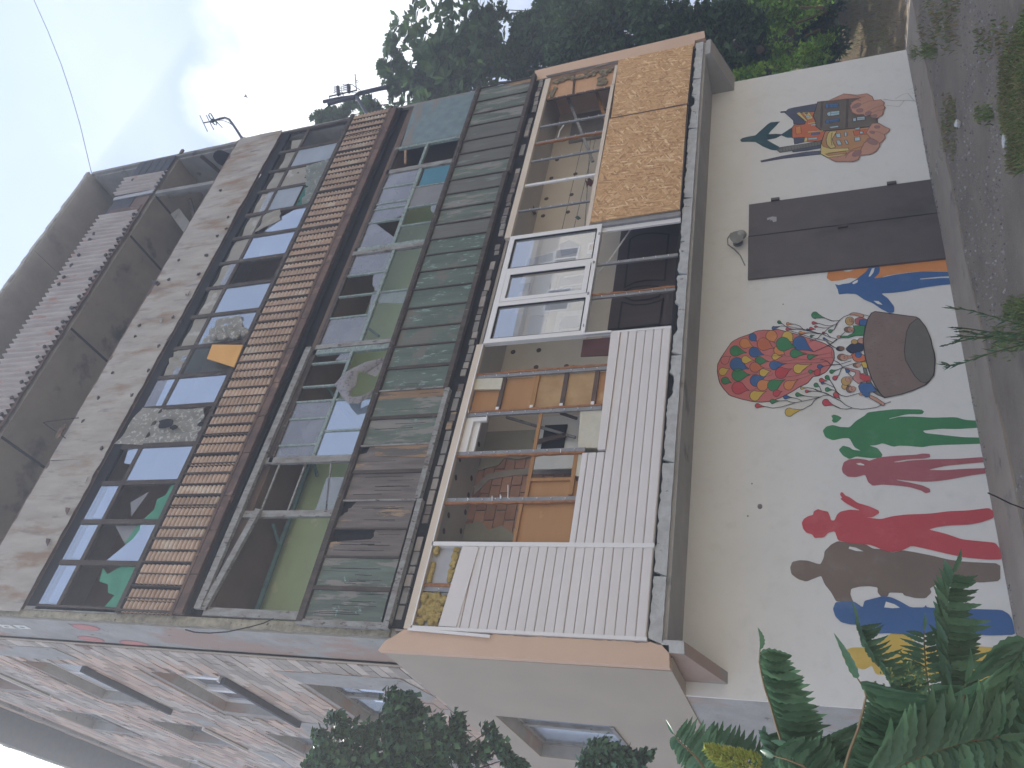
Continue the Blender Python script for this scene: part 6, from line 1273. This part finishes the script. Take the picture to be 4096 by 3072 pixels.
# ------------------------------------------------------------------ leafy young tree by the side wall
def foliage(blobs, nleaf, size, k, jit=.15, asp=.7, dirs=None):
    mb = MB(); tot = sum(b[2]**2 for b in blobs)
    for (x, y, r, t) in blobs:
        c = at(k, x, y, t); R_ = r*CR[k][2]/F_PX*t
        for _ in range(int(nleaf*r*r/tot)):
            v = Vector((random.gauss(0,1), random.gauss(0,1), random.gauss(0,1))).normalized()*R_*(random.random()**.5)*random.uniform(.7,1.25)
            v.y *= .9; p = c + v; s = size*random.uniform(.6,1.25)
            d = Vector((random.uniform(-1,1), random.uniform(-1,1), random.uniform(-1.2,.5)))
            mb.leaf(p, d, (v.normalized()+Vector((0,-.3,.8))+Vector((random.uniform(-.5,.5),)*3)), s, s*asp, random.uniform(.0,.3))
    return mb
yt = empty('young_tree', tuple(on('S', 2700, 3900, 2, G) * 0 + Vector((-2.2, -1.5, G))), 'young leafy tree with small dark leaves standing against the side wall', 'tree')
yb = [(410,1470,55,6),(500,1350,45,6.1),(540,1420,70,6),(640,1440,60,6),(450,1560,80,5.9),(560,1600,110,6),(700,1560,90,6),(740,1440,70,6),(860,1230,60,6.2),(900,1300,80,6.1),(840,1380,90,6),(960,1260,60,6.2),(1010,1330,60,6.1),(950,1430,100,6),(860,1500,110,6),(1000,1540,110,6),(1110,1390,70,6),(1150,1460,70,6),(1250,1380,60,6.1),(1230,1480,80,6),(1120,1580,100,6),(1280,1570,80,6),(1430,1430,40,6.2),(1470,1480,45,6.1),(1400,1560,60,6),(1510,1560,45,6),(1580,1640,55,6),(1640,1640,30,6),(900,1640,140,6),(700,1680,140,6),(1100,1700,120,6),(480,1700,120,6),(380,1620,60,6),(1300,1700,100,6)]
part('crown', foliage([(a, b, r*.92, t) for a, b, r, t in yb], 6200, .062, 'B2', asp=.85), 'leaf_ivy', yt)
yb2 = [(560,1560,50,5.6),(620,1520,50,5.6),(700,1560,55,5.6),(780,1600,50,5.6),(860,1590,45,5.6),(900,1580,25,5.6),(520,1640,60,5.6),(650,1640,70,5.6),(800,1660,60,5.6),(30,1580,40,5.8),(70,1640,50,5.8),(20,1520,25,5.8)]
part('crown', foliage(yb2, 1300, .055, 'B3', asp=.8), 'leaf_ivy', yt)
tk = Vector((-2.2, -1.5, G)); tw = MB().tube([tk, tk.lerp(at('B2',900,1700,6), .5), at('B2',900,1700,6)], .05, 8, .02)
for q in ((450,1500),(640,1430),(870,1260),(1010,1330),(1130,1400),(1250,1400),(1430,1440),(1560,1600)): tw.tube([at('B2',900,1750,6), at('B2',(900+q[0])/2,(1750+q[1])/2+40,6), at('B2',q[0],q[1],6.05)], .014, 5, .003)
tw.tube([at('B2',900,1750,6), at('B3',400,1800,5.7), at('B3',850,1600,5.6)], .012, 5, .003)
part('trunk', tw, 'bark', yt)
# ------------------------------------------------------------------ big trees behind the right end
def palm_leaf(mb, p, size):
    ax1 = Vector((random.uniform(-1,1), random.uniform(-1,1), random.uniform(.0,1))).normalized(); nrm = (Vector((0,-.4,.7))+Vector((random.uniform(-1,1),)*3)*.6).normalized()
    r = ax1.cross(nrm).normalized(); n = random.choice((4,5,6))
    for i in range(n):
        a = (i-(n-1)/2)*.55; mb.leaf(p, ax1*math.cos(a)+r*math.sin(a), nrm, size*random.uniform(.8,1.1), size*.40, .1, .68)
def tree(label, blobs, k, nclus, size, m, base, group='trees beyond the right end of the block', single=False, shade_crowns=(), cull=-.30):
    mb = MB(); tot = sum(b[2]**2 for b in blobs); bl = []
    for (x, y, r, t) in blobs:
        c = at(k, x, y, t); R_ = r*CR[k][2]/F_PX*t; bl.append((c, R_))
        for _ in range(int(nclus*r*r/tot)):
            v = Vector((random.gauss(0,1), random.gauss(0,1), random.gauss(0,1))).normalized()*R_*(random.random()**.38)*random.uniform(.75,1.12); p = c+v
            if noise.noise(p*1.25) < cull: continue
            if single: 
                for _ in range(3): mb.leaf(p+Vector((random.gauss(0,.1),)*3), (random.uniform(-1,1), random.uniform(-1,1), random.uniform(-1,.6)), (random.uniform(-1,1), -.3, .7), size*random.uniform(.7,1.3), size*.6, .2)
            else: palm_leaf(mb, p, size*random.uniform(.75,1.2))
    for c in shade_crowns:
        c = Vector(c); bl.append((c, 1.8))
        for _ in range(420):
            v = Vector((random.gauss(0,1), random.gauss(0,1), random.gauss(0,.8))).normalized()*1.9*(random.random()**.4); palm_leaf(mb, c+v, .3)
    r_ = empty('tree', base, label, 'tree', group)
    part('crown', mb, m, r_)
    tb_ = MB(); b = Vector(base); cen = sum((c for c, q in bl), Vector())/len(bl); mid = Vector((b.x, b.y, max(b.z+1, cen.z*.55)))
    tb_.tube([b-Vector((0,0,.3)), b.lerp(mid, .5)+Vector((.1,.05,0)), mid, cen], .24, 9, .08)
    for c, q in bl[::2]: tb_.tube([mid, mid.lerp(c, .55)+Vector((0,0,.4)), c], .04, 5, .01)
    part('trunk', tb_, 'bark', r_)
T2 = 'T2'
tree('tall dark horse-chestnut tree rising highest against the sky behind the roof edge', [(430,720,45,22),(500,700,60,22),(580,710,50,22),(640,660,60,22),(740,640,70,21),(860,640,70,21),(870,540,70,21),(820,410,45,21),(880,290,50,21),(860,240,35,21),(930,380,70,21),(960,480,90,21),(1050,330,70,21),(1060,430,110,21),(1140,280,60,21),(1160,380,110,21),(1080,540,100,21),(1200,500,120,21),(1240,300,90,21),(1300,400,130,21),(1330,200,60,21)], T2, 7500, .15, 'leaf_dark', (21.5, 7.0, .6), cull=-.2)
tree('broad dense dark tree filling the top right of the view', [(1400,120,70,20),(1390,250,100,20),(1450,80,50,20),(1480,200,110,20),(1560,60,60,20),(1600,100,60,20),(1600,220,120,20),(1450,370,130,20),(1600,400,120,20),(1700,150,90,20),(1750,260,130,20),(1780,60,80,20),(1800,400,100,20),(1860,150,110,19),(1930,280,130,19),(1990,80,100,19),(2000,330,130,19),(1680,470,60,20),(1580,470,60,20),(2050,200,120,19),(1900,20,70,19)], T2, 9500, .14, 'leaf_dark', (20.5, 5.0, .6), cull=-.24)
tree('dark shaded tree above the right cheek wall', [(440,120,130,18),(500,280,130,18),(620,130,140,18),(650,300,120,18),(780,100,140,18),(800,240,120,18),(930,120,140,17),(980,230,120,17),(1080,80,130,17),(1100,200,140,17),(1230,120,130,17),(1280,260,130,17),(1400,100,130,17),(1350,380,110,16.5),(1420,250,120,17),(380,330,110,18),(900,0,100,18),(650,20,100,18),(1500,150,130,17),(1480,400,90,17),(1560,280,120,17)], 'T3', 12000, .12, 'leaf_dark', (16.8, 4.3, .5), shade_crowns=((14,4.5,9.5),(13,6.5,9.5),(12.8,4.8,11),(15.5,2.2,10),(13.3,9,9.5)))  # last list: crowns added to shade the ground beyond the wall corner
tree('bright sunlit green bush growing above the bare bank', [(1600,60,60,17.5),(1640,150,60,17.5),(1540,430,30,16),(1500,460,35,16),(1440,440,20,16),(1650,330,50,17),(1600,250,40,17)], 'T3', 700, .12, 'leaf_bright', (18, 5.5, 1.2), single=True)
tree('sunlit leafy bush nearest the mural wall corner', [(90,100,70,17.5),(130,160,60,17.5),(220,110,90,17.5),(300,60,80,17.5),(260,200,70,17),(330,140,70,17),(200,400,45,16.5),(260,370,55,16.5),(330,330,70,16.5),(400,380,50,16.5),(430,260,60,17),(60,20,80,18),(160,30,80,18),(130,300,40,17),(400,60,70,18)], 'T4', 2400, .10, 'leaf_bright', (19, 6.2, 1.2), single=True)
tree('olive bush low on the bank in shade', [(470,330,60,17),(500,230,60,17.5),(460,390,40,16.5),(430,120,60,18),(520,300,30,17),(480,60,50,19),(370,200,90,18)], 'T4', 1300, .10, 'leaf_mid', (20, 6.0, 1.2), single=True)
tree('dark tree filling the shade behind the bright bushes', [(-60,120,150,21),(60,250,170,21),(120,60,160,21),(250,200,160,21),(60,420,120,20),(350,50,150,22),(380,250,120,21),(-100,400,120,20),(-150,250,150,20),(200,330,100,20)], 'T4', 5200, .18, 'leaf_dark', (25, 8, 1.2))
stx = MB()
for a in (((300,340),(410,345)),((310,310),(390,270)),((280,140),(460,70)),((300,45),(440,45)),((330,220),(420,180)),((350,400),(440,360))): stx.tube([at('T4', *a[0], 16.6), at('T4', *a[1], 16.8)], .025, 5, .04)
part('dry_branches', stx, 'grass_dry', None, label='bare pale branches sticking out of the bright bushes', cat='branches')

# ------------------------------------------------------------------ haze volume added to lift the upper storeys like lens glare
bpy.context.view_layer.update()
hm = bpy.data.materials.new('haze'); hm.use_nodes = True; t_ = hm.node_tree; t_.nodes.clear()
ho = N(t_, 'ShaderNodeOutputMaterial'); hv = N(t_, 'ShaderNodeVolumePrincipled'); hv.inputs['Density'].default_value = HAZE; hv.inputs['Color'].default_value = (.88,.92,1,1); hv.inputs['Anisotropy'].default_value = .2
t_.links.new(hv.outputs[0], ho.inputs['Volume']); MAT['haze'] = hm
part('haze', MB().box(-62, 92, -42, 60, -1.4, 30), 'haze', None, kind='stuff')
